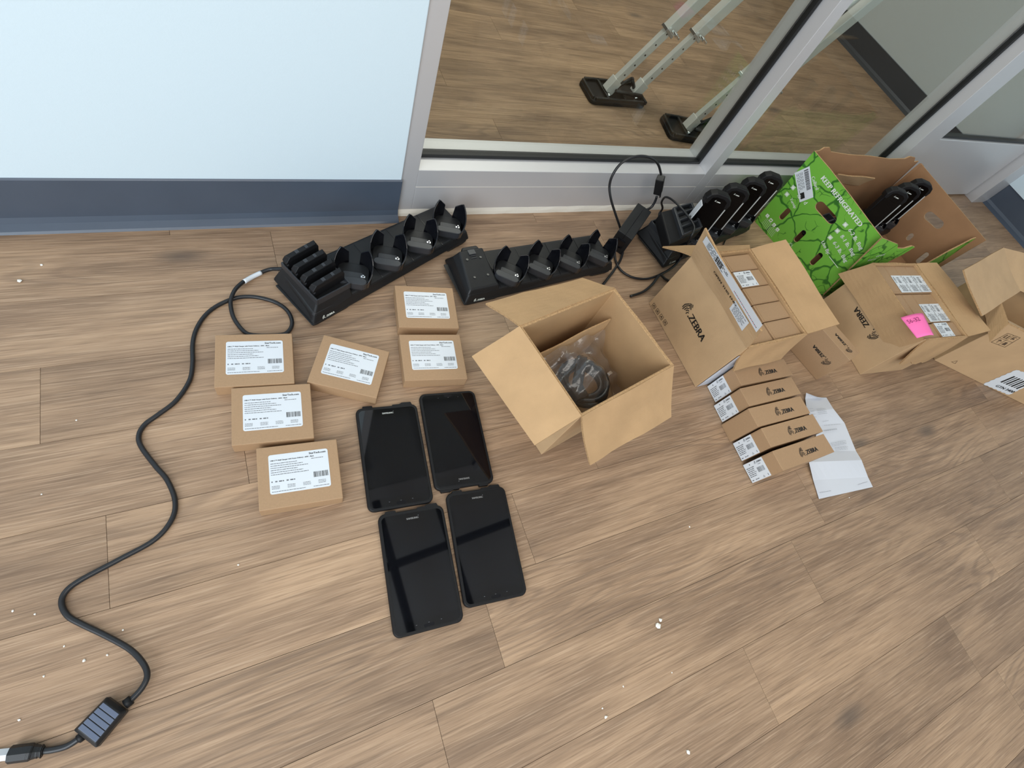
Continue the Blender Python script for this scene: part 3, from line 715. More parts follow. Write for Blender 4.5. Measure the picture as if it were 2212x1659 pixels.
# the upright flap: print, shipping tape and label on the outer face
Nf = (c00 - c01).cross(fv - c01).normalized()
frf = Frame(c01, c00 - c01, fv - c01)
p = Print(frf, .0038)
p.text('OPEN THIS END', frf.uv(*s5(716, 468)), frf.uv(*s5(925, 790)), mi=0, bold=.0005, sy=.62)
_build(p, 'printed_text', M['ink'], None); adopt(COL.objects[-1], tz)
def sticker(name, fr, pix, par, lift=.0034, m_='label', lines=True, mi_mat='inkgray'):
    q = [fr.uv(*x) for x in pix]; p = Print(fr, lift); p.poly(q); _build(p, name, M[m_], None); o = COL.objects[-1]; adopt(o, par); return o, q
o, q = sticker('address_label', frf, [s5(865, 810), s5(985, 1022), s5(1052, 945), s5(922, 735)], tz)
def greekquad(name, fr, q, par, rows, lift, m_='inkgray', bars=None, margin=.12, big=None):
    """rows of unreadable small print inside quad q (a,b along text, d,c the far side)"""
    p = Print(fr, lift); a_, b_, c_, d_ = [Vector(x) for x in q]; rnd = random.Random(rows + int(a_.x * 999))
    def at(s, t): x = a_.lerp(b_, s).lerp(d_.lerp(c_, s), t); return (x.x, x.y)
    for i in range(rows):
        t = margin + (1 - 2 * margin) * (i + .5) / rows; s = margin; h = .28 / rows; end = rnd.uniform(.55, 1 - margin)
        while s < end:
            e_ = min(s + rnd.uniform(.04, .16), end); p.poly([at(s, t - h / 2), at(e_, t - h / 2), at(e_, t + h / 2), at(s, t + h / 2)]); s = e_ + .03
    if bars:
        s0, s1, t0, t1 = bars; s = s0
        while s < s1: e_ = s + rnd.uniform(.008, .022); p.poly([at(s, t0), at(e_, t0), at(e_, t1), at(s, t1)]); s = e_ + rnd.uniform(.008, .018)
    _build(p, name, M[m_], None); o = COL.objects[-1]; adopt(o, par); return o
greekquad('printed_text', frf, [q[0], q[1], q[2], q[3]], o, 6, .0039)
o, q = sticker('shipping_tape', frf, [s5(613, 180), s5(1120, 1035), s5(1180, 965), s5(650, 125)], tz)
greekquad('printed_text', frf, [q[0], [q[0][i] + (q[1][i] - q[0][i]) * .55 for i in (0, 1)], [q[3][i] + (q[2][i] - q[3][i]) * .55 for i in (0, 1)], q[3]], o, 5, .0039, 'ink', bars=(.42, .6, .15, .8))
p = Print(frf, .004)
for i in range(26):
    f = .58 + .4 * i / 26
    for m_, g_ in ((0, .28),):
        a_ = Vector(q[0]).lerp(Vector(q[1]), f).lerp(Vector(q[3]).lerp(Vector(q[2]), f), g_); b_ = Vector(q[0]).lerp(Vector(q[1]), f + .009).lerp(Vector(q[3]).lerp(Vector(q[2]), f + .009), g_)
        p.stroke([tuple(a_), tuple(b_)], .0022, i % 2)
_build(p, 'tape_dashes', [M['inkred'], M['ink']], None); adopt(COL.objects[-1], o)
# clear document pouch on front wall
frz = Frame(T @ Vector((0, 0, 0)), (T @ Vector((1, 0, 0))) - (T @ Vector((0, 0, 0))), (0, 0, 1))
k = MB(); q = [(.004, .002), (.095, .03), (.19, .085), (.19, .13), (.004, .13)]
k.add([frz.at(u, v, .0015 + .0012 * math.sin(i * 3)) for i, (u, v) in enumerate([(.003, .003), (.10, .003), (.17, .03), (.19, .10), (.15, .17), (.003, .17)])], [(0, 1, 2, 3, 4, 5)])
k.build('document_pouch', mat('shiny_pouch', (206, 212, 224), .18, bump=.6, bscale=60), tz)

# ---- retail boxes (upright in cartons, lying in row)
def devbox(label, M4, kind, group, print_top=True):
    """kind: 'row' = lying on its long narrow side, logo on top, label on its left end"""
    first = devbox.cache.get(kind)
    if first is not None:
        c = dup(first, label=label, group=group); c.matrix_world = M4; c.location = M4.to_translation(); c.rotation_euler = M4.to_euler(); return c
    t = thing('retail_box', label, 'box', M4.to_translation(), 0, group, rot=M4.to_euler()); devbox.cache[kind] = t
    L_, W_, H_ = .1955, .0508, .1045
    k = MB(); k.box(.0004, L_, .0003, W_, .0004, H_); _build(k, 'box_body', M['kraft2'], t, bevel=.0009)
    k = MB(); k.box(-.0004, .0006, .0025, W_ - .0025, .006, H_ - .001); _build(k, 'end_flap', M['kraft2'], t, bevel=.0003)
    if print_top:
        p = Print(Frame((0, 0, H_), (1, 0, 0), (0, 1, 0)), .0005); p.zebrahead(.078, .014, .022); p.text('ZEBRA', (.102, .0165), width=.042, bold=.0008, sy=1.1); _build(p, 'printed_logo', M['ink'], t)
    if 'label' in kind:
        k = MB(); k.box(-.0011, -.0005, .001, W_ - .0008, .002, .067); lb = _build(k, 'label', M['label'], t, bevel=.0001)
        fr = Frame((-.0011, .001, .002), (0, 0, 1), (0, 1, 0))     # text runs up the end face
        p = Print(fr, .0004); p.zebrahead(.036, .0395, .007); p.text('ZEBRA', (.044, .041), width=.016, bold=.0004)
        p.greek(.045, .036, .009, .0012)
        for i in range(6): p.greek(.004, .0345 - i * .0043, .026 - .002 * (i % 3), .0018)
        p.barcode(.036, .018, .022, .012, 0, 10)
        p.poly([(.02 + .0018 * math.cos(a_), .043 + .0018 * math.sin(a_)) for a_ in [i * math.pi / 3 for i in range(6)]])
        p.greek(.004, .004, .006, .0018); p.greek(.016, .004, .012, .0018)
        p.stroke([(.042, .003), (.0445, .0075), (.047, .003), (.042, .003)], .0006); p.stroke([(.059, .003), (.059, .008)], .0015)
        _build(p, 'printed_text', M['inkgray'], lb)
    return t
devbox.cache = {}
rows_ = [((1.0443, .0378), .36, 'label', 'narrow brown retail box at the front end of the row of five'), ((1.0478, .0975), -.64, 'label', 'narrow brown retail box, second from the front of the row of five'),
         ((1.0423, .1532), -1.08, 'plain', 'narrow brown retail box with no end label, middle of the row'), ((1.0514, .2083), -.74, 'label', 'narrow brown retail box, fourth in the row, lid gaping slightly'),
         ((1.0633, .2639), -1.32, 'label', 'narrow brown retail box at the far end of the row, against the carton')]
for (x, y), yw, kd_, lb in rows_:
    if lb.startswith('narrow brown retail box at the far'): y = .2655
    devbox(lb, Matrix.Translation((x, y, 0)) @ Matrix.Rotation(R(yw), 4, 'Z'), kd_, 'row of five retail boxes')
# in the logo carton: ten stand on end in two columns
def upright(x, y, z, spin): # end face up; label end = top
    return Matrix.Translation((x, y, z)) @ Matrix.Rotation(spin, 4, 'Z') @ Matrix.Rotation(R(90), 4, 'Y')
def standing(label, T, lx, ly, spin, kd_, group, zt=.2):
    # box local x+ -> down, so its left end (label end) faces up
    loc = T @ Vector((lx, ly, zt)); m_ = Matrix.Translation(loc) @ T.to_3x3().to_4x4() @ Matrix.Rotation(spin, 4, 'Z') @ Matrix.Rotation(R(90), 4, 'Y')
    return devbox(label, m_, kd_, group)
# Ry(90): x->-z, z->x : end at x=0 faces up, its H runs +x, its W runs +y
nm = ['front', 'second from the front', 'middle', 'fourth from the front', 'back']
for i in range(5):
    kd_ = 'label' if i == 3 else 'plain'
    standing('small brown box on end in the taped-flap carton, right column, %s%s' % (nm[i], ', labelled' if i == 3 else ''), T, .1115, .0075 + .0535 * i, 0, kd_, 'boxes in the taped-flap carton')
for i in range(5):
    standing('small brown box standing on end in the taped-flap carton, left column, %s' % nm[i], T, .0055, .0065 + .0535 * i, 0, 'plain', 'boxes in the taped-flap carton', zt=.197)
# ---- third carton with pink note
o3 = (1.6895, .2405); yaw = R(-5.41); L_, W_, H_ = .2177, .2798, .2109
t3 = thing('open_carton', 'open brown carton of labelled boxes with a pink note on its flap', 'box', (o3[0], o3[1], 0))
bd, T = carton_walls(t3, o3, yaw, L_, W_, H_)
c00, c10, c01, c11 = [T @ Vector(p) for p in ((0, 0, H_), (L_, 0, H_), (0, W_, H_), (L_, W_, H_))]
g1, g2 = P(1922, 757, .115), P(1811.5, 591.6, .115)
flap('flap', c01, c00, g1, g2, t3, rough=.001)
flap('flap', c10, c11, P(2023, 567.7, .222), P(2138, 715, .222), t3)
flap('flap', c11, c01, c01 + Vector((.0, .014, -.1)), c11 + Vector((0, .014, -.1)), t3)
flap('torn_flap', c00 + (c10 - c00) * .04, c10, c10 + Vector((-.01, -.012, -.13)), c00 + Vector((.03, -.022, -.11)), t3, rough=.008)
frl = Frame(T @ Vector((0, W_, 0)), T @ Vector((0, 0, 0)) - T @ Vector((0, W_, 0)), (0, 0, 1))
def s6(x, y): return (1780 + x * .21697, 520 + y * .21697)
p = Print(frl, .0012)
# upside-down logo: text runs from the front towards the back, tops towards the floor
a_ = frl.uv(*s6(455, 840)); b_ = frl.uv(*s6(335, 655)); p.text('ZEBRA', a_, b_, bold=.0008, sy=1.0)
u, v = frl.uv(*s6(500, 945)); p.zebrahead(u + .012, v + .012, .03, math.pi)
_build(p, 'printed_logo', M['ink'], None); adopt(COL.objects[-1], t3)
xs = .0105
cols3 = ['left', 'second', 'third', 'right']
for r3, nmr in ((0, 'back'), (1, 'middle')):
    for c_ in range(4):
        # label end up, W along x: spin 90 -> H runs +y
        lx = .006 + .0518 * (c_ + 1); ly = (.170 if r3 == 0 else .063)
        kd_ = 'plain' if (c_ == 0 or (r3 == 1 and c_ == 1)) else 'label'
        loc = T @ Vector((lx, ly, .2035 if r3 == 0 else .199)); m_ = Matrix.Translation(loc) @ T.to_3x3().to_4x4() @ Matrix.Rotation(R(90), 4, 'Z') @ Matrix.Rotation(R(90), 4, 'Y')
        devbox('small box standing in the pink-note carton, %s row, %s column%s' % (nmr, cols3[c_], ', labelled' if kd_ == 'label' else ''), m_, kd_, 'boxes in the pink-note carton')
loc = T @ Vector((.107, .0075, .204)); m_ = Matrix.Translation(loc) @ T.to_3x3().to_4x4() @ Matrix.Rotation(R(90), 4, 'Y')
devbox('small labelled box lying crosswise at the front right of the pink-note carton', m_, 'label', 'boxes in the pink-note carton')
loc = T @ Vector((.0055, .0075, .199)); m_ = Matrix.Translation(loc) @ T.to_3x3().to_4x4() @ Matrix.Rotation(R(90), 4, 'Y')
devbox('small plain box crosswise at the front left of the pink-note carton', m_, 'plain', 'boxes in the pink-note carton')
# pink note: curled sheet
zz = .217
q = [P(*s6(762, 765), .214), P(*s6(985, 722), .236), P(*s6(1095, 942), .236), P(*s6(925, 970), .218)]
k = MB(); n = 8
for j in range(n + 1):
    for i in range(n + 1):
        u, v = i / n, j / n; pt = q[0].lerp(q[1], u).lerp(q[3].lerp(q[2], u), v); pt = pt + Vector((0, 0, .008 * math.sin(math.pi * u))); k.v.append(tuple(pt))
for j in range(n):
    for i in range(n): a_ = j * (n + 1) + i; k.f.append((a_, a_ + 1, a_ + n + 2, a_ + n + 1)); k.m.append(0)
ctr = (q[0] + q[1] + q[2] + q[3]) / 4
tn = thing('sticky_note', 'bright pink sticky note with handwriting on the carton flap', 'note', ctr)
o = k.build('note_sheet', M['pink'], tn, smooth=True); o.modifiers.new('s', 'SOLIDIFY').thickness = .0003
frn = Frame(q[0], q[1] - q[0], q[0] - q[3])
p = Print(frn, .012); a_ = frn.uv(*s6(815, 850)); b_ = frn.uv(*s6(935, 815)); p.text('S6-32', a_, b_); _build(p, 'handwriting', mat('purple_ink', (120, 20, 80), .6), None); adopt(COL.objects[-1], tn)
# ---- fallen retail box
tf = devbox.cache['plain']
of = (1.4855, .2586)
t = thing('retail_box', 'brown retail box standing alone between the two cartons, logo on two faces', 'box', (of[0], of[1], 0), R(14.47))
k = MB(); k.box(0, .0655, 0, .150, .0005, .1211); _build(k, 'box_body', M['kraft2'], t, bevel=.001)
k = MB(); k.box(.012, .05, -.0016, 0, .004, .07); _build(k, 'tuck_flap', M['kraft2'], t, bevel=.0004)
p = Print(Frame((0, 0, 0), (0, 1, 0), (0, 0, 1)), -.0006); p.fr = Frame((0, 0, .1211), (0, 1, 0), (0, 0, -1))
p.h = .0005; p.fr = Frame((0, 0, .115), (0, 1, 0), (0, 0, -1))
p = Print(Frame((0, .02, .075), (0, 1, 0), (0, 0, -1)), .0006)
if p.fr.N.x > 0: p.h = -.0006
p.zebrahead(.0, .0, .024); p.text('ZEBRA', (.026, .003), width=.044, bold=.0008)
_build(p, 'printed_logo', M['ink'], t)
p = Print(Frame((.02, .015, .1211), (0, 1, 0), (-1, 0, 0)), .0006)
p = Print(Frame((.018, .015, .1211), (0, 1, 0), (-1, 0, 0)), .0006); p.zebrahead(.0, -.022, .022); p.text('ZEBRA', (.025, -.02), width=.044, bold=.0008); _build(p, 'printed_logo', M['ink'], t)
# ---- right-hand carton on the floor
og = (2.112, .223); yaw = R(-37); L_, W_, H_ = .42, .26, .235
tg = thing('open_carton', 'large open brown carton at the right edge with handling symbols and white label', 'box', (og[0], og[1], 0))
bd, T = carton_walls(tg, og, yaw, L_, W_, H_)
c00, c10, c01, c11 = [T @ Vector(p) for p in ((0, 0, H_), (L_, 0, H_), (0, W_, H_), (L_, W_, H_))]
flap('flap', P(2120.6, 682.7, .235), P(2203, 628.5, .235), P(2166, 535, .30), P(2081.6, 583, .30), tg, curl=-.004)
flap('flap', P(2203, 628.5, .236), P(2330, 690, .236), P(2300, 570, .29), P(2166, 535, .301), tg, curl=-.012)
flap('flap', c01, c00, c00 + Vector((-.05, -.03, -.05)), c01 + Vector((-.06, -.05, -.03)), tg, rough=.004)
flap('inner_flap', c00, T @ Vector((.3, 0, H_)), T @ Vector((.3, .05, H_ - .03)), T @ Vector((.03, .055, H_ - .02)), tg, rough=.004)
frg = Frame(T @ Vector((0, 0, 0)), T @ Vector((1, 0, 0)) - T @ Vector((0, 0, 0)), (0, 0, 1))
p = Print(frg, .0012)
q = [frg.uv(*s6(x, y)) for x, y in ((1665, 1008), (1800, 1058), (1955, 965), (1830, 920))]
for a_, b_ in zip(q, q[1:] + q[:1]): p.stroke([a_, b_], .0012)
qa = [Vector(x) for x in q]
def qq(s, t_): x = qa[0].lerp(qa[1], s).lerp(qa[3].lerp(qa[2], s), t_); return (x.x, x.y)
p.stroke([qq(.5, 0), qq(.5, 1)], .001); p.stroke([qq(0, .5), qq(1, .5)], .001)
p.stroke([qq(.15, .65), qq(.15, .9)], .003); p.stroke([qq(.35, .65), qq(.35, .9)], .003); p.stroke([qq(.1, .62), qq(.42, .62)], .002)
p.poly([qq(.1, .3), qq(.4, .3), qq(.25, .42)]); p.stroke([qq(.25, .3), qq(.25, .1)], .0015)
p.poly([qq(.62, .1), qq(.85, .12), qq(.8, .38), qq(.66, .36)]); p.stroke([qq(.65, .65), qq(.65, .9), qq(.85, .9)], .002); p.poly([qq(.65, .7), qq(.85, .7), qq(.75, .85)])
u, v = frg.uv(*s6(1305, 1205)); p.stroke([(u - .008, v - .006), (u + .008, v - .006), (u, v + .008), (u - .008, v - .006)], .001)
_build(p, 'handling_symbols', M['inkbrown'], None); adopt(COL.objects[-1], tg)
# pinked-edge shipping label
q = [Vector(frg.uv(*s6(x, y))) for x, y in ((1588, 1425), (1840, 1530), (2160, 1370), (1915, 1285))]
edge_pts = []
for i in range(4):
    a_, b_ = q[i], q[(i + 1) % 4]; d = (b_ - a_); nrm = Vector((d.y, -d.x)).normalized(); nn = 12
    for j in range(nn): edge_pts.append(tuple(a_ + d * (j / nn) + nrm * (.0028 if j % 2 else 0)))
p = Print(frg, .0012); p.poly(edge_pts); _build(p, 'shipping_label', M['label'], None); lo = COL.objects[-1]; adopt(lo, tg)
p = Print(frg, .0018); d = (q[1] - q[0]).normalized()
a_ = q[0].lerp(q[3], .18).lerp(q[1].lerp(q[2], .18), .12); 
e1 = (q[2] - q[1]).normalized()
p.text('GTN 3400', tuple(q[0].lerp(q[1], .32) + (q[3] - q[0]) * .10), tuple(q[0].lerp(q[1], .98) + (q[3] - q[0]) * .12), bold=.0006)
for i in range(7):
    b0 = q[0].lerp(q[1], .25 + .1 * i) + (q[3] - q[0]) * .34; p.stroke([tuple(b0), tuple(b0 + (q[3] - q[0]) * .42)], .0035 if i % 2 else .0065)
_build(p, 'printed_text', M['ink'], None); adopt(COL.objects[-1], lo)

# ---- green produce box
bx = {'E': P(1629, 477), 'F': P(1777, 640), 'A': P(1759, 326, .28), 'D': P(1905.7, 514.4, .28), 'B': P(1991, 354, .28), 'C': P(2131, 519, .28)}
tgr = thing('produce_box', 'green leaf-printed produce box, open and torn, behind the cartons', 'box', (1.95, .72, 0))
E_, F_, A_, D_, B_, C_ = [bx[c] for c in 'EFADBC']
G_ = Vector((B_.x - .02, B_.y - .01, 0)); H0 = Vector((C_.x - .02, C_.y + .01, 0))
bx['G'] = G_
def sg(x, y): return (1600 + x * .27667, 300 + y * .27667)
# left face: plane through E,F,(A+D)/2
fL = Frame(E_, F_ - E_, (A_ + D_) / 2 - (E_ + F_) / 2)
def oval(fr, a, b, wd, n=8):
    a = Vector(a); b = Vector(b); d = (b - a).normalized(); nn = Vector((-d.y, d.x)); r = wd / 2; out = []
    for k_ in range(n + 1): an = math.pi * k_ / n + math.pi / 2; out.append(tuple(a + d * r * math.cos(an) + nn * r * math.sin(an) + d * r))
    for k_ in range(n + 1): an = math.pi * k_ / n - math.pi / 2; out.append(tuple(b + d * r * math.cos(an) + nn * r * math.sin(an) - d * r))
    return out
outL = [fL.uv(1629, 477), fL.uv(1777, 640), fL.uv(1905.7, 514.4), fL.uv(*sg(1000, 640)), fL.uv(*sg(860, 450)), fL.uv(*sg(700, 240)), fL.uv(1759, 326)]
holes = [oval(fL, fL.uv(*sg(595, 500)), fL.uv(*sg(735, 655)), .032), oval(fL, fL.uv(*sg(305, 625)), fL.uv(*sg(383, 548)), .018),
         oval(fL, fL.uv(*sg(420, 800)), fL.uv(*sg(505, 718)), .018), oval(fL, fL.uv(*sg(545, 980)), fL.uv(*sg(635, 895)), .018)]
gm = [M['green'], M['kraftdk'], M['edge']]
plate('side_wall', fL, outL, holes, .0045, gm, tgr)
# back wall with ragged rim
fB = Frame(G_, E_ - G_, A_ - E_)
nB = (B_ - E_).dot(fB.V)
def fuv(fr, p_): d_ = Vector(p_) - fr.O; return (d_.dot(fr.U), d_.dot(fr.V))
ob_ = [(0, 0), fuv(fB, E_)]; rag = [(.0, 0), (.03, .004), (.05, .016), (.09, .018), (.13, .004), (.3, 0), (.5, .002), (.7, -.002), (.84, .004), (.87, .014), (.93, .012), (.96, -.004), (1, 0)]
for t_, h_ in rag:
    q_ = A_.lerp(B_, t_); u, v = fuv(fB, q_); ob_.append((u, v + h_))
plate('back_wall', fB, ob_, [], .0045, gm, tgr)
fR = Frame(H0, G_ - H0, (B_ + C_) / 2 - (G_ + H0) / 2)
oR = [(0, 0), fuv(fR, G_), fuv(fR, B_), fuv(fR, C_)]
hR = [oval(fR, fR.uv(*sg(1450, 580)), fR.uv(*sg(1575, 690)), .03), oval(fR, fR.uv(*sg(1375, 965)), fR.uv(*sg(1470, 890)), .018), oval(fR, fR.uv(*sg(1300, 790)), fR.uv(*sg(1350, 740)), .018)]
uv_in = lambda h: all(0.004 < x[0] < oR[1][0] - .004 and .004 < x[1] < .26 for x in h)
plate('side_wall', fR, oR, [h for h in hR if uv_in(h)], .0045, gm, tgr)
# pressed creases round the handle hole
# front wall, torn low in the middle
fF = Frame(F_, H0 - F_, (D_ - F_))
oF = [(0, 0), fuv(fF, H0)]; top = [(1.0, .27), (.97, .262), (.93, .235), (.88, .205), (.84, .165), (.78, .10), (.66, .075), (.5, .065), (.4, .085), (.3, .12), (.27, .17), (.33, .2), (.36, .235), (.31, .24), (.25, .23), (.17, .232), (.12, .25), (.0, .262)]
Lf = fuv(fF, H0)[0]
for a_, b_ in top: oF.append((a_ * Lf, b_))
oF[-1] = fuv(fF, D_)
plate('torn_front_wall', fF, oF, [], .0045, gm, tgr)
k = MB(); k.hexa([E_ + Vector((.01, -.01, .001)), F_ + Vector((.01, .01, .001)), H0 + Vector((-.01, .01, .001)), G_ + Vector((-.01, -.01, .001))][::1], [p_ + Vector((0, 0, .006)) for p_ in (E_ + Vector((.01, -.01, .001)), F_ + Vector((.01, .01, .001)), H0 + Vector((-.01, .01, .001)), G_ + Vector((-.01, -.01, .001)))])
k.build('box_bottom', M['kraftdk'], tgr)
k = MB(); k.box(1.772, 2.235, .60, .845, .007, .0655); tag(_build(k, 'cardboard_tray', M['kraftdk'], bevel=.002), 'brown cardboard tray under the cradle inside the green box', 'tray')
# inner flap folded
ia = A_.lerp(B_, .28) + Vector((0, -.03, -.055)); ib = A_.lerp(B_, .62) + Vector((0, -.03, -.055))
flap('inner_flap', ia + Vector((0, .02, -.05)), ib + Vector((0, .02, -.05)), ib, ia, tgr, mats=[M['kraft'], M['kraft'], M['edge']])
k = MB(); wv = Vector((-.006, -.006, 0)); k.hexa([G_ + Vector((.003, .003, 0)), G_ + Vector((-.012, .003, 0)), G_ + Vector((-.004, -.004, 0)), G_ + Vector((.003, -.012, 0))], [B_ + Vector((.003, .003, 0)), B_ + Vector((-.012, .003, 0)), B_ + Vector((-.004, -.004, 0)), B_ + Vector((.003, -.012, 0))])
k.build('corner_fold', M['kraftdk'], tgr)
# print on the green face
p = Print(fL, .0008)
p.text('KEEP REFRIGERATED', fL.uv(*sg(625, 312)), fL.uv(*sg(925, 688)), bold=.0008, sy=1.0)
def ct(t, a, b, **kw): p.text(t, fL.uv(*sg(*a)), fL.uv(*sg(*b)), **kw)
ct('6-2 lb. Bag', (838, 712), (935, 868), bold=.0004); ct('8-1 lb. Bag', (776, 762), (875, 915), bold=.0004); ct('6-3 lb. Bag', (718, 812), (815, 965), bold=.0004)
ct('Use By:', (628, 806), (680, 905), bold=.0004); ct('Turnip', (383, 470), (420, 545), bold=.0003); ct('d', (490, 500), (500, 515)); ct('Collard', (552, 300), (588, 400), bold=.0003)
u0 = fL.uv(*sg(692, 918)); u1 = fL.uv(*sg(762, 1008)); p.stroke([u0, u1], .0016)
for x, y in ((818, 670), (756, 718), (700, 770), (410, 380), (362, 432)):
    u, v = fL.uv(*sg(x, y)); h = .0065; p.rect(u - h, v - h, u + h, v + h, 0)
    for a_, b_ in (((u - h * .75, v - h * .75), (u + h * .75, v - h * .75)), ((u - h * .75, v + h * .75), (u + h * .75, v + h * .75)), ((u - h * .75, v - h * .75), (u - h * .75, v + h * .75)), ((u + h * .75, v - h * .75), (u + h * .75, v + h * .75))):
        p.h = .0012; p.stroke([a_, b_], .0008, 1); p.h = .0008
for i, (x, y) in enumerate(((210, 600), (237, 635), (262, 672), (288, 708))):
    u, v = fL.uv(*sg(x, y)); h = .006; p.poly(rrect(u - h, u + h, v - h, v + h, .0015, 3), 0); p.h = .0012
    if i == 0: p.text('f', (u - .0015, v - .004), height=.008, mi=1)
    elif i == 1: p.poly([(u - .004, v - .003), (u + .002, v - .003), (u + .004, v + .002), (u + .001, v + .004), (u - .001, v + .001), (u - .004, v + .003)], 1)
    elif i == 2: p.text('p', (u - .002, v - .002), height=.008, mi=1)
    else:
        for w_ in (.0034, .0016): p.stroke([(u + w_ * math.cos(a), v + w_ * math.sin(a)) for a in [j * math.pi / 4 for j in range(9)]], .0007, 1)
    p.h = .0008
for i in range(5):
    a_ = fL.uv(*sg(165 + i * 10, 650 - i * 8)); b_ = fL.uv(*sg(245 + i * 8, 765 - i * 9)); p.stroke([a_, b_], .0007)
u, v = fL.uv(*sg(388, 828)); 
for j in range(8): an = j * math.pi / 4; p.stroke([(u + .004 * math.cos(an), v + .004 * math.sin(an)), (u + .009 * math.cos(an), v + .009 * math.sin(an))], .0014)
_build(p, 'printed_text', [M['inkwhite'], M['green']], None); adopt(COL.objects[-1], tgr)
p = Print(fF, .0008); a_ = fF.uv(*sg(1050, 925)); b_ = fF.uv(*sg(1120, 905)); p.text('Great', a_, b_, bold=.0003); a_ = fF.uv(*sg(985, 955)); b_ = fF.uv(*sg(1050, 940)); p.text('Source', a_, b_, bold=.0003)
for i in range(3): p.stroke([fF.uv(*sg(1590 + i * 8, 985 - i * 22)), fF.uv(*sg(1690 + i * 8, 945 - i * 22))], .003)
_build(p, 'printed_text', M['inkwhite'], None); adopt(COL.objects[-1], tgr)
# sticker
q = [fL.uv(*sg(x, y)) for x, y in ((422, 265), (462, 495), (570, 455), (540, 212))]
p = Print(fL, .0016); p.poly(q); _build(p, 'barcode_sticker', M['label'], None); st = COL.objects[-1]; adopt(st, tgr)
p = Print(fL, .0022); Q = [Vector(x) for x in q]
def qs(s, t_): x = Q[0].lerp(Q[1], s).lerp(Q[3].lerp(Q[2], s), t_); return (x.x, x.y)
s = .06; rnd = random.Random(2)
while s < .72: e_ = s + rnd.uniform(.012, .03); p.poly([qs(s, .62), qs(e_, .62), qs(e_, .9), qs(s, .9)]); s = e_ + rnd.uniform(.012, .025)
p.poly([qs(.72, .12), qs(.92, .12), qs(.92, .42), qs(.72, .42)])
for i in range(5):
    s = .08
    while s < .62: e_ = s + rnd.uniform(.03, .1); p.poly([qs(s, .12 + i * .09), qs(e_, .12 + i * .09), qs(e_, .145 + i * .09), qs(s, .145 + i * .09)]); s = e_ + .03
_build(p, 'printed_text', M['ink'], None); adopt(COL.objects[-1], st)
p = Print(fL, .0028); p.text('45', qs(.9, .16), qs(.75, .17), mi=0); _build(p, 'printed_number', M['inkwhite'], None); adopt(COL.objects[-1], st)

# ================================================================== FOLDED DOCUMENT
def s8(x, y): return (1480 + x * .21696, 740 + y * .21696)
Ls = [((1205, 500), (1340, 552)), ((1195, 560), (1405, 548)), ((1215, 690), (1475, 660)), ((1320, 830), (1585, 800)), ((1275, 1080), (1700, 1080)), ((1232, 1190), (1755, 1170)), ((1275, 1370), (1820, 1340)), ((1332, 1558), (1868, 1438))]
zs_ = [.012, .002, .012, .004, .001, .010, .002, .001]
tp = thing('folded_document', 'white folded packing sheet lying beside the row of five boxes', 'paper', P(*s8(1500, 1200)))
k = MB(); n = 8
for (l, r_), z in zip(Ls, zs_):
    for i in range(n + 1):
        f = i / n; px = l[0] + (r_[0] - l[0]) * f; py = l[1] + (r_[1] - l[1]) * f; k.v.append(tuple(P(*s8(px, py), z + .0015 + .003 * math.sin(math.pi * f) * (z > .005))))
for j in range(len(Ls) - 1):
    for i in range(n): a_ = j * (n + 1) + i; k.f.append((a_, a_ + 1, a_ + n + 2, a_ + n + 1)); k.m.append(0)
o = k.build('paper_sheet', M['paper'], tp, smooth=False); sm = o.modifiers.new('s', 'SOLIDIFY'); sm.thickness = .0004
frp = Frame(P(*s8(1332, 1558)) + Vector((0, 0, .0035)), P(*s8(1868, 1438)) - P(*s8(1332, 1558)), P(*s8(1232, 1190)) - P(*s8(1332, 1558)))
p = Print(frp, .001)
def gl(a, b, wd=.0012, z=.0):
    p.v_h = 0; A = P(*s8(*a), z); B = P(*s8(*b), z); rnd = random.Random(int(a[0])); t_ = 0
    d_ = (B - A); nrm = Vector((-d_.y, d_.x, 0)).normalized() * wd / 2
    while t_ < 1:
        e_ = min(1, t_ + rnd.uniform(.05, .2)); s0 = A + d_ * t_; s1 = A + d_ * e_; p.add([s0 - nrm, s1 - nrm, s1 + nrm, s0 + nrm], [(0, 1, 2, 3)]); t_ = e_ + .03
gl((1340, 1495), (1455, 1475), z=.0042); gl((1720, 1415), (1815, 1385), z=.0042)
for i in range(3): gl((1450 + i * 6, 1005 + i * 14), (1600 + i * 4, 975 + i * 14), z=.009); gl((1490 + i * 4, 1050 + i * 12), (1620, 1035 + i * 12), z=.010)
for i in range(4): gl((1240 + i * 12, 660 + i * 28), (1275 + i * 12, 655 + i * 28), z=.019); gl((1310 + i * 6, 665 + i * 16), (1400 + i * 6, 655 + i * 16), z=.019)
gl((1385, 880), (1515, 860), .003, z=.010); gl((1370, 790), (1430, 775), z=.014); gl((1385, 825), (1550, 812), z=.010)
o = _build(p, 'printed_text', M['inkfade'], None); adopt(COL.objects[-1], tp)

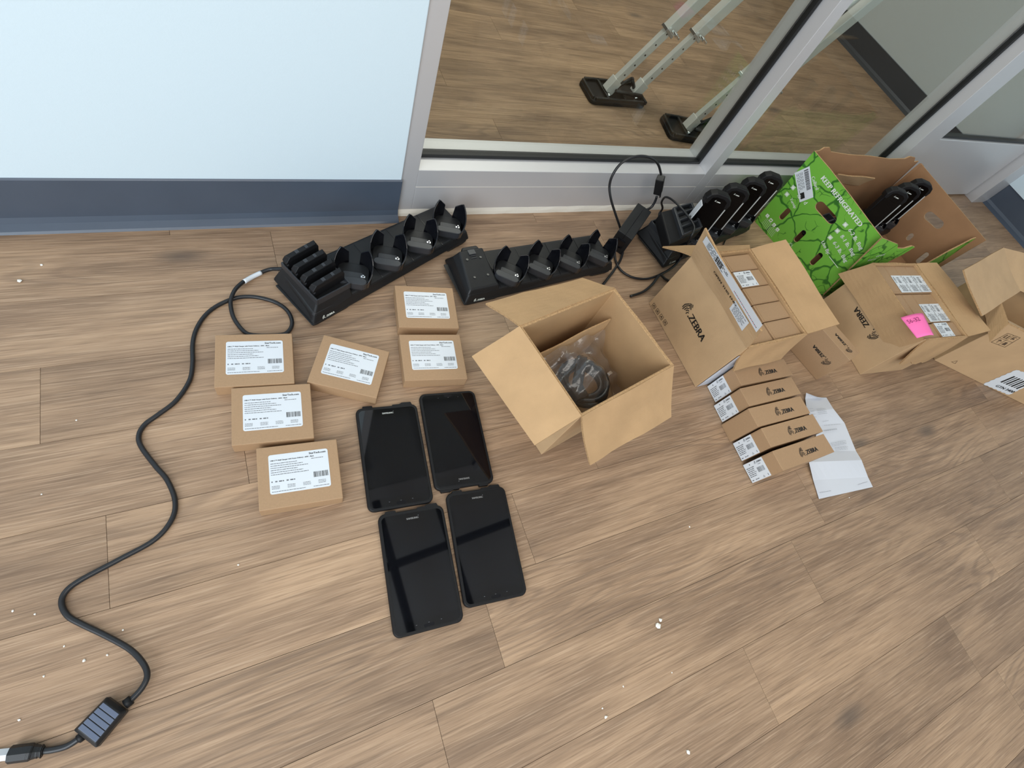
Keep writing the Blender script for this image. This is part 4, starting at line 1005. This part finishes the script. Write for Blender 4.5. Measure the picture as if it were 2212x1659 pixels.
# ================================================================== CORDS AND POWER SUPPLY
def cordthing(name, label, cat, pts, r, parts=None, n=10):
    t = thing(name, label, cat, pts[len(pts) // 2]); k = MB(); k.tube(pts, r, n, sub=7); k.build('cord_jacket', M['cable'], t, smooth=True); return t
pix = [(616, 581, .022), (598, 581, .014), (583, 582, .008), (563, 589, .006), (545, 598, .007), (527, 608, .010), (511, 622, .014), (502, 637, .0145), (498, 655, .010), (503, 682, .0045), (516, 704, .0045), (533, 720, .0045), (556, 724.5, .0045), (600, 724, .0045), (621, 718, .0045), (631, 698, .0045), (622, 673, .0045), (597, 654, .0045), (560, 643, .0045), (529, 641, .0045), (502, 646, .0045), (467, 662, .0045), (441, 684, .0045), (423, 714, .0045), (416, 745, .0045), (416, 785, .0045), (409, 823, .0045), (380, 866, .0045), (340, 897, .0045), (313, 917, .0045), (300, 940, .0045), (305, 965, .0045), (336, 1007, .0045), (361, 1037, .0045), (378, 1081, .0045), (371, 1122, .0045), (334, 1166, .0045), (257, 1209, .0045), (176, 1252, .0045), (142, 1278, .0045), (133, 1304, .0045), (147, 1331, .0045), (180, 1350, .0045), (230, 1374, .006), (281, 1403, .009), (310, 1434, .013), (318, 1460, .015), (306, 1487, .015), (281, 1514, .014)]
tcd = cordthing('charging_cable', 'long black power cord snaking from the left cradle to the front corner', 'cord', [P(x, y, z) for x, y, z in pix], .0042)
k = MB(); k.tube([P(564, 589, .0065), P(545, 598, .0073), P(527, 608.5, .0102)], .0050, 12, sub=4); k.build('white_wrap_label', M['label'], tcd, smooth=True)
# inline block
fa, fb_, fc, fd = [P(*q_, .0) for q_ in ((241, 1503), (283, 1534), (219, 1612), (171, 1574))]
zt = Vector((0, 0, .026)); mid = (fa + fb_ + fc + fd) / 4
def shrink(pts_, f): c_ = sum(pts_, Vector()) / len(pts_); return [c_ + (q_ - c_) * f for q_ in pts_]
base = [fa, fb_, fc, fd]; k = MB(); sq = [mid + (q_ - mid) * .92 for q_ in base]
k.loft([[q_ + Vector((0, 0, .001)) for q_ in sq], [mid + (q_ - mid) * 1.0 + Vector((0, 0, .008)) for q_ in base], [mid + (q_ - mid) * 1.0 + Vector((0, 0, .019)) for q_ in base], [mid + (q_ - mid) * .8 + zt for q_ in base]])
fer = k.build('inline_filter_block', M['plastic'], tcd, bevel=.002, seg=3)
k = MB(); tp4 = [mid + (q_ - mid) * .78 + zt for q_ in base]; bb4 = [q_ + Vector((0, 0, .0012)) for q_ in tp4]; 
for i in range(5):   # ribbed blue-grey top: ribs run across
    f0 = i / 5 + .01; f1 = (i + 1) / 5 - .02
    a_ = tp4[0].lerp(tp4[3], f0); b_ = tp4[1].lerp(tp4[2], f0); c_ = tp4[1].lerp(tp4[2], f1); d_ = tp4[0].lerp(tp4[3], f1)
    k.hexa([a_, b_, c_, d_], [x + Vector((0, 0, .0014)) for x in (a_, b_, c_, d_)])
k.build('ribbed_top', M['blue'], fer, bevel=.0004)
k = MB(); k.tube([P(284, 1511, .014), P(270, 1522, .014)], .0068, 10, sub=1); k.tube([P(181, 1588, .012), P(170, 1596, .011)], .0062, 10, sub=1); k.build('strain_relief', M['rubber'], tcd, smooth=True)
k = MB(); k.tube([P(178, 1590, .011), P(146, 1611, .007), P(112, 1620, .006), (P(88, 1622, .006))], .0042, 10); k.build('short_lead', M['cable'], tcd, smooth=True)
k = MB(); k.tube([P(94, 1622, .007), P(72, 1624, .008), P(62, 1625, .009), P(22, 1630, .009)], lambda f: .0062 + .0045 * min(1, f * 2), 8, sub=3); 
for i in range(3): k.tube([P(92 - i * 8, 1622.5 + i * .4, .0072), P(89 - i * 8, 1623 + i * .4, .0073)], .0082, 8, sub=1)
k.build('connector', M['plastic'], tcd, bevel=.0008)
k = MB(); a_ = P(20, 1629, .004); b_ = P(-24, 1634, .004); k.tube([a_, b_], .007, 4, sub=1); k.build('connector_tip', M['label'], tcd)
# power brick
b0 = P(1329, 503, .07); b1 = P(1367, 517, .07); b2 = P(1408, 457, .07); b0.z = b1.z = b2.z = 0
u = (b2 - b1).normalized(); Lb = (b2 - b1).length; v = Vector((-u.y, u.x, 0)); Wb = .05
tb = thing('power_supply', 'black power brick standing on its edge between the cradles', 'power supply', b1, math.atan2(u.y, u.x))
k = MB(); k.box(0, Lb, 0, Wb, .0005, .069); _build(k, 'brick_case', M['plastic'], tb, bevel=.002)
k = MB(); k.box(-.0008, Lb + .0004, Wb * .5 - .0005, Wb * .5 + .0005, .001, .0696); _build(k, 'case_seam', M['gloss'], tb)
k = MB(); k.box(-.006, .001, .012, .038, .02, .048); _build(k, 'mains_socket', M['gloss'], tb, bevel=.001)
endp = root_matrix(tb) @ Vector((Lb, Wb / 2, .05))
lead = [P(1300, 618, .005), P(1312, 603, .005), P(1326, 584, .005), P(1341.7, 558, .006), P(1347, 528, .02), P(1341.7, 499, .04), PY(1329.7, 463, .86), PY(1319.5, 429, .88), PY(1316.8, 399.6, .9), PY(1325.7, 373.7, .91), PY(1345.6, 349.8, .92), PY(1375.5, 337.9, .925), PY(1403, 340, .93), PY(1421, 354, .93), PY(1428, 377, .925)]
tl = thing('power_lead', 'black lead looping up in front of the sill from the power brick', 'cord', lead[7])
k = MB(); k.tube(lead, .0036, 8); k.tube([PY(1419, 424, .925), PY(1414, 437, .92), PY(1405, 449, .915), endp], .004, 8); k.build('cord_jacket', M['cable'], tl, smooth=True)
k = MB(); a_ = PY(1427, 384, .925); b_ = PY(1421, 416, .925); k.tube([a_, b_], .016, 4, sub=1); fb2 = k.build('ferrite_block', M['plastic'], tl, bevel=.002)
k = MB(); k.tube([a_.lerp(b_, -.06) + Vector((0, -.016, 0)), a_.lerp(b_, 1.06) + Vector((0, -.016, 0))], .0022, 6, sub=1); k.build('clasp', M['rubber'], fb2)
lead2 = [P(1327.7, 545, .012), P(1331, 566, .006), P(1343.6, 586, .005), P(1369.5, 600, .005), P(1399, 602, .005), P(1427, 592.5, .005), P(1453, 577, .006), P(1471, 557, .02), P(1480, 536, .07), P(1494, 509, .120), P(1500, 491, .131), P(1489, 471, .131), P(1471, 449, .131), P(1451, 431, .12), P(1437, 426, .10), P(1429, 437, .07), P(1431, 450, .04), P(1424, 462, .02), P(1422, 475, .02), P(1407, 490, .012)]
tag(MB.build((lambda k_: (k_.tube(lead2, .0034, 8), k_)[1])(MB()), 'connecting_cord', M['cable'], smooth=True), 'thin black cord trailing over the cradle by the glass', 'cord')
lead3 = [P(1362, 640, .005), P(1390, 630, .006), P(1409, 614, .006), P(1421, 598, .010), P(1427, 594, .012), P(1436, 602, .006), P(1447, 608, .005)]
tag(MB.build((lambda k_: (k_.tube(lead3, .0038, 8), k_)[1])(MB()), 'mains_cord', M['cable'], smooth=True), 'thick black cord running under the corner of the middle carton', 'cord')
dc = thing('plug_lead', 'short black lead with a white tip tag in front of the glass-side cradle', 'cord', P(1410, 525, .01))
k = MB(); k.tube([P(1406, 523, .008), P(1425, 528, .006), P(1445, 530, .005), P(1462, 533, .005)], .0032, 8); k.build('cord_jacket', M['cable'], dc, smooth=True)
k = MB(); k.tube([P(1388, 514.5, .009), P(1410, 525, .008)], .0045, 10, sub=1); k.build('white_tag', M['label'], dc, smooth=True)
k = MB(); k.tube([P(1586, 482, .04), P(1578, 497, .012), P(1570, 512, .005), P(1563, 528, .005)], .002, 6); tag(k.build('thin_wire', M['cable'], smooth=True), 'thin black wire dropping from the handheld cradle to the floor', 'wire')

# ================================================================== DRYWALL STILTS beyond the glass
def stilt(label, foot, d, leg_sep, Ltot, strut, yaw=0):
    foot = Vector(foot); t = thing('drywall_stilt', label, 'stilt', foot)
    T = Matrix.Translation(foot) @ Matrix.Rotation(R(yaw), 4, 'Z')
    def bx_(name, *a, m_=M['rubber'], bev=.004, par=t, TT=T): k = MB(); k.box(*a, TT); return k.build(name, m_, par, bevel=bev)
    k = MB(); k.loft([[T @ Vector((x, y, z)) for x, y in rrect(-.09 - i, .165 + i, -.062 - i, .062 + i, .022)] for i, z in ((0, .0), (.002, .004), (.002, .014), (-.001, .017))]); pad = k.build('foot_pad', M['rubber'], t, bevel=.001)
    k = MB()
    for a in ((-.088, -.078, -.052, .052), (-.02, -.01, -.06, .06), (-.075, .15, .052, .062), (-.075, .15, -.062, -.052), (.155, .165, -.06, .06), (.06, .07, -.06, .06)): k.box(*a, .014, .027, T)
    k.build('tread_rib', M['gasket'], pad, bevel=.002)
    k = MB(); k.tube([T @ Vector((.02, -.03, .04)), T @ Vector((.15, -.03, .03))], .007, 8, sub=1); k.tube([T @ Vector((.03, .0, .03)), T @ Vector((.09, .0, .075))], .007, 8, sub=1); k.tube([T @ Vector((.13, .0, .03)), T @ Vector((.09, .0, .075))], .007, 8, sub=1); k.build('foot_frame', M['gasket'], t, smooth=True)
    u = Vector(d).normalized(); side = Vector((1, 0, 0)); fwd = Vector((0, -1, 0)); w_ = .026
    v = u.cross(fwd).normalized()
    for j, s0 in enumerate((.005, .005 + leg_sep)):
        a = T @ Vector((s0, 0, .03))
        k = MB(); l1 = Ltot * .30
        def ob(k_, p0, p1, wa, wb): 
            c = [(-1, -1), (1, -1), (1, 1), (-1, 1)]; k_.hexa([p0 + v * (x * wa) + fwd * (y * wb) for x, y in c], [p1 + v * (x * wa) + fwd * (y * wb) for x, y in c])
        ob(k, a, a + u * l1, .0155, .010); lg = k.build('lower_leg', M['alutube'], t, bevel=.002)
        k = MB()
        for q_ in range(int(l1 / .045) - 1):
            c = a + u * (.07 + .045 * q_) + fwd * .0105; k.tube([c, c + fwd * .0006], .0032, 8, sub=1)
        k.build('pin_hole', M['gasket'], lg)['kind'] = 'stuff'
        k = MB(); ob(k, a + u * l1 * .9, a + u * Ltot, .0225, .016); ul = k.build('upper_leg', M['alutube'], t, bevel=.003)
        k = MB(); ob(k, a + u * (l1 * .9 - .004), a + u * (l1 * .9 + .006), .024, .018); k.tube([a + u * (l1 * .95) + fwd * .02, a + u * (l1 * .95) + fwd * .045], .007, 8, sub=1); k.box(-.003, .003, -.022, .022, -.004, .004, Matrix.Translation(a + u * (l1 * .95) + fwd * .042)); k.build('clamp', M['metal'], ul, bevel=.001)
        k = MB(); ob(k, a - u * .010 + fwd * .004, a + u * .042, .020, .016); k.build('ankle_bracket', M['alutube'], t, bevel=.002)
        k = MB(); k.tube([a + fwd * .02 - u * .012, a + fwd * .034 - u * .012], .008, 8, sub=1); k.build('pivot_bolt', M['metal'], t, smooth=True)
    if strut:
        a = T @ Vector((.03, 0, .03)) + u * Ltot * .38; k = MB(); k.tube([a + fwd * .03, a + u * .08 + fwd * .03 + v * .0, a + u * .16 + fwd * .03 - v * .02, a + u * .26 + fwd * .03 + v * .0, a + u * .4 + fwd * .03], .013, 10); k.build('curved_strut', M['alutube'], t, smooth=True)
    return t
fA = PY(1308, 190, 1.555); dA = PY(1500, 0, 1.555) - PY(1310, 185, 1.555)
stilt('aluminium drywall stilt beyond the glass, whole foot visible, left one', (1.31, 1.545, 0), dA, .13, .95, False)
dB = PY(1606, 142, 1.36) - PY(1469, 261, 1.36)
stilt('aluminium drywall stilt beyond the glass, foot cut off by the mullion', (1.60, 1.36, 0), dB, .13, .85, True, -8)

# ================================================================== CRUMBS
cr = [(1419, 1352, 6), (1425, 1339, 4), (1485, 1625, 4), (1308, 1549, 3), (44, 608, 4), (90, 573, 2), (182, 1427, 2.2), (139, 1396, 1.6), (232, 1415, 1.6), (76, 1327, 1.6), (95, 1461, 1.6), (28, 1320, 1.6), (266, 1361, 1.4), (42, 1555, 1.8), (1301, 1530, 1.6), (1346, 1483, 1.6), (1451, 1453, 1.6), (1489, 1138, 1.8), (90, 1068, 1.4), (165, 908, 1.6), (515, 1220, 1.6), (1834, 1075, 1.6), (2206, 1022, 1.6)]
k0 = None
for i, (x, y, s_) in enumerate(cr):
    s_ *= .0011
    k = bmesh.new(); bmesh.ops.create_icosphere(k, subdivisions=1, radius=1)
    rnd = random.Random(i)
    for v_ in k.verts: v_.co *= rnd.uniform(.6, 1.2)
    me = bpy.data.meshes.new('foam_crumb'); k.to_mesh(me); k.free(); me.materials.append(M['foam'])
    o = bpy.data.objects.new('foam_crumb', me); COL.objects.link(o); o.scale = (s_, s_, s_ * .6); o.location = P(x, y, 0) + Vector((0, 0, s_ * .45))
    if i < 2: tag(o, 'white crumb on the floor right of the tablets, %s of the close pair' % ('larger' if i == 0 else 'smaller'), 'crumb', 'white crumbs scattered on the floor')
    else: tag(o, 'tiny white crumb on the wooden floor', 'crumb', 'white crumbs scattered on the floor')

for o in bpy.data.objects:
    if o.type == 'MESH' and o.parent and o.name.split('.')[0] in ('printed_text', 'printed_marks', 'printed_logo', 'printed_number', 'handling_symbols', 'tape_dashes'): o['kind'] = 'stuff'
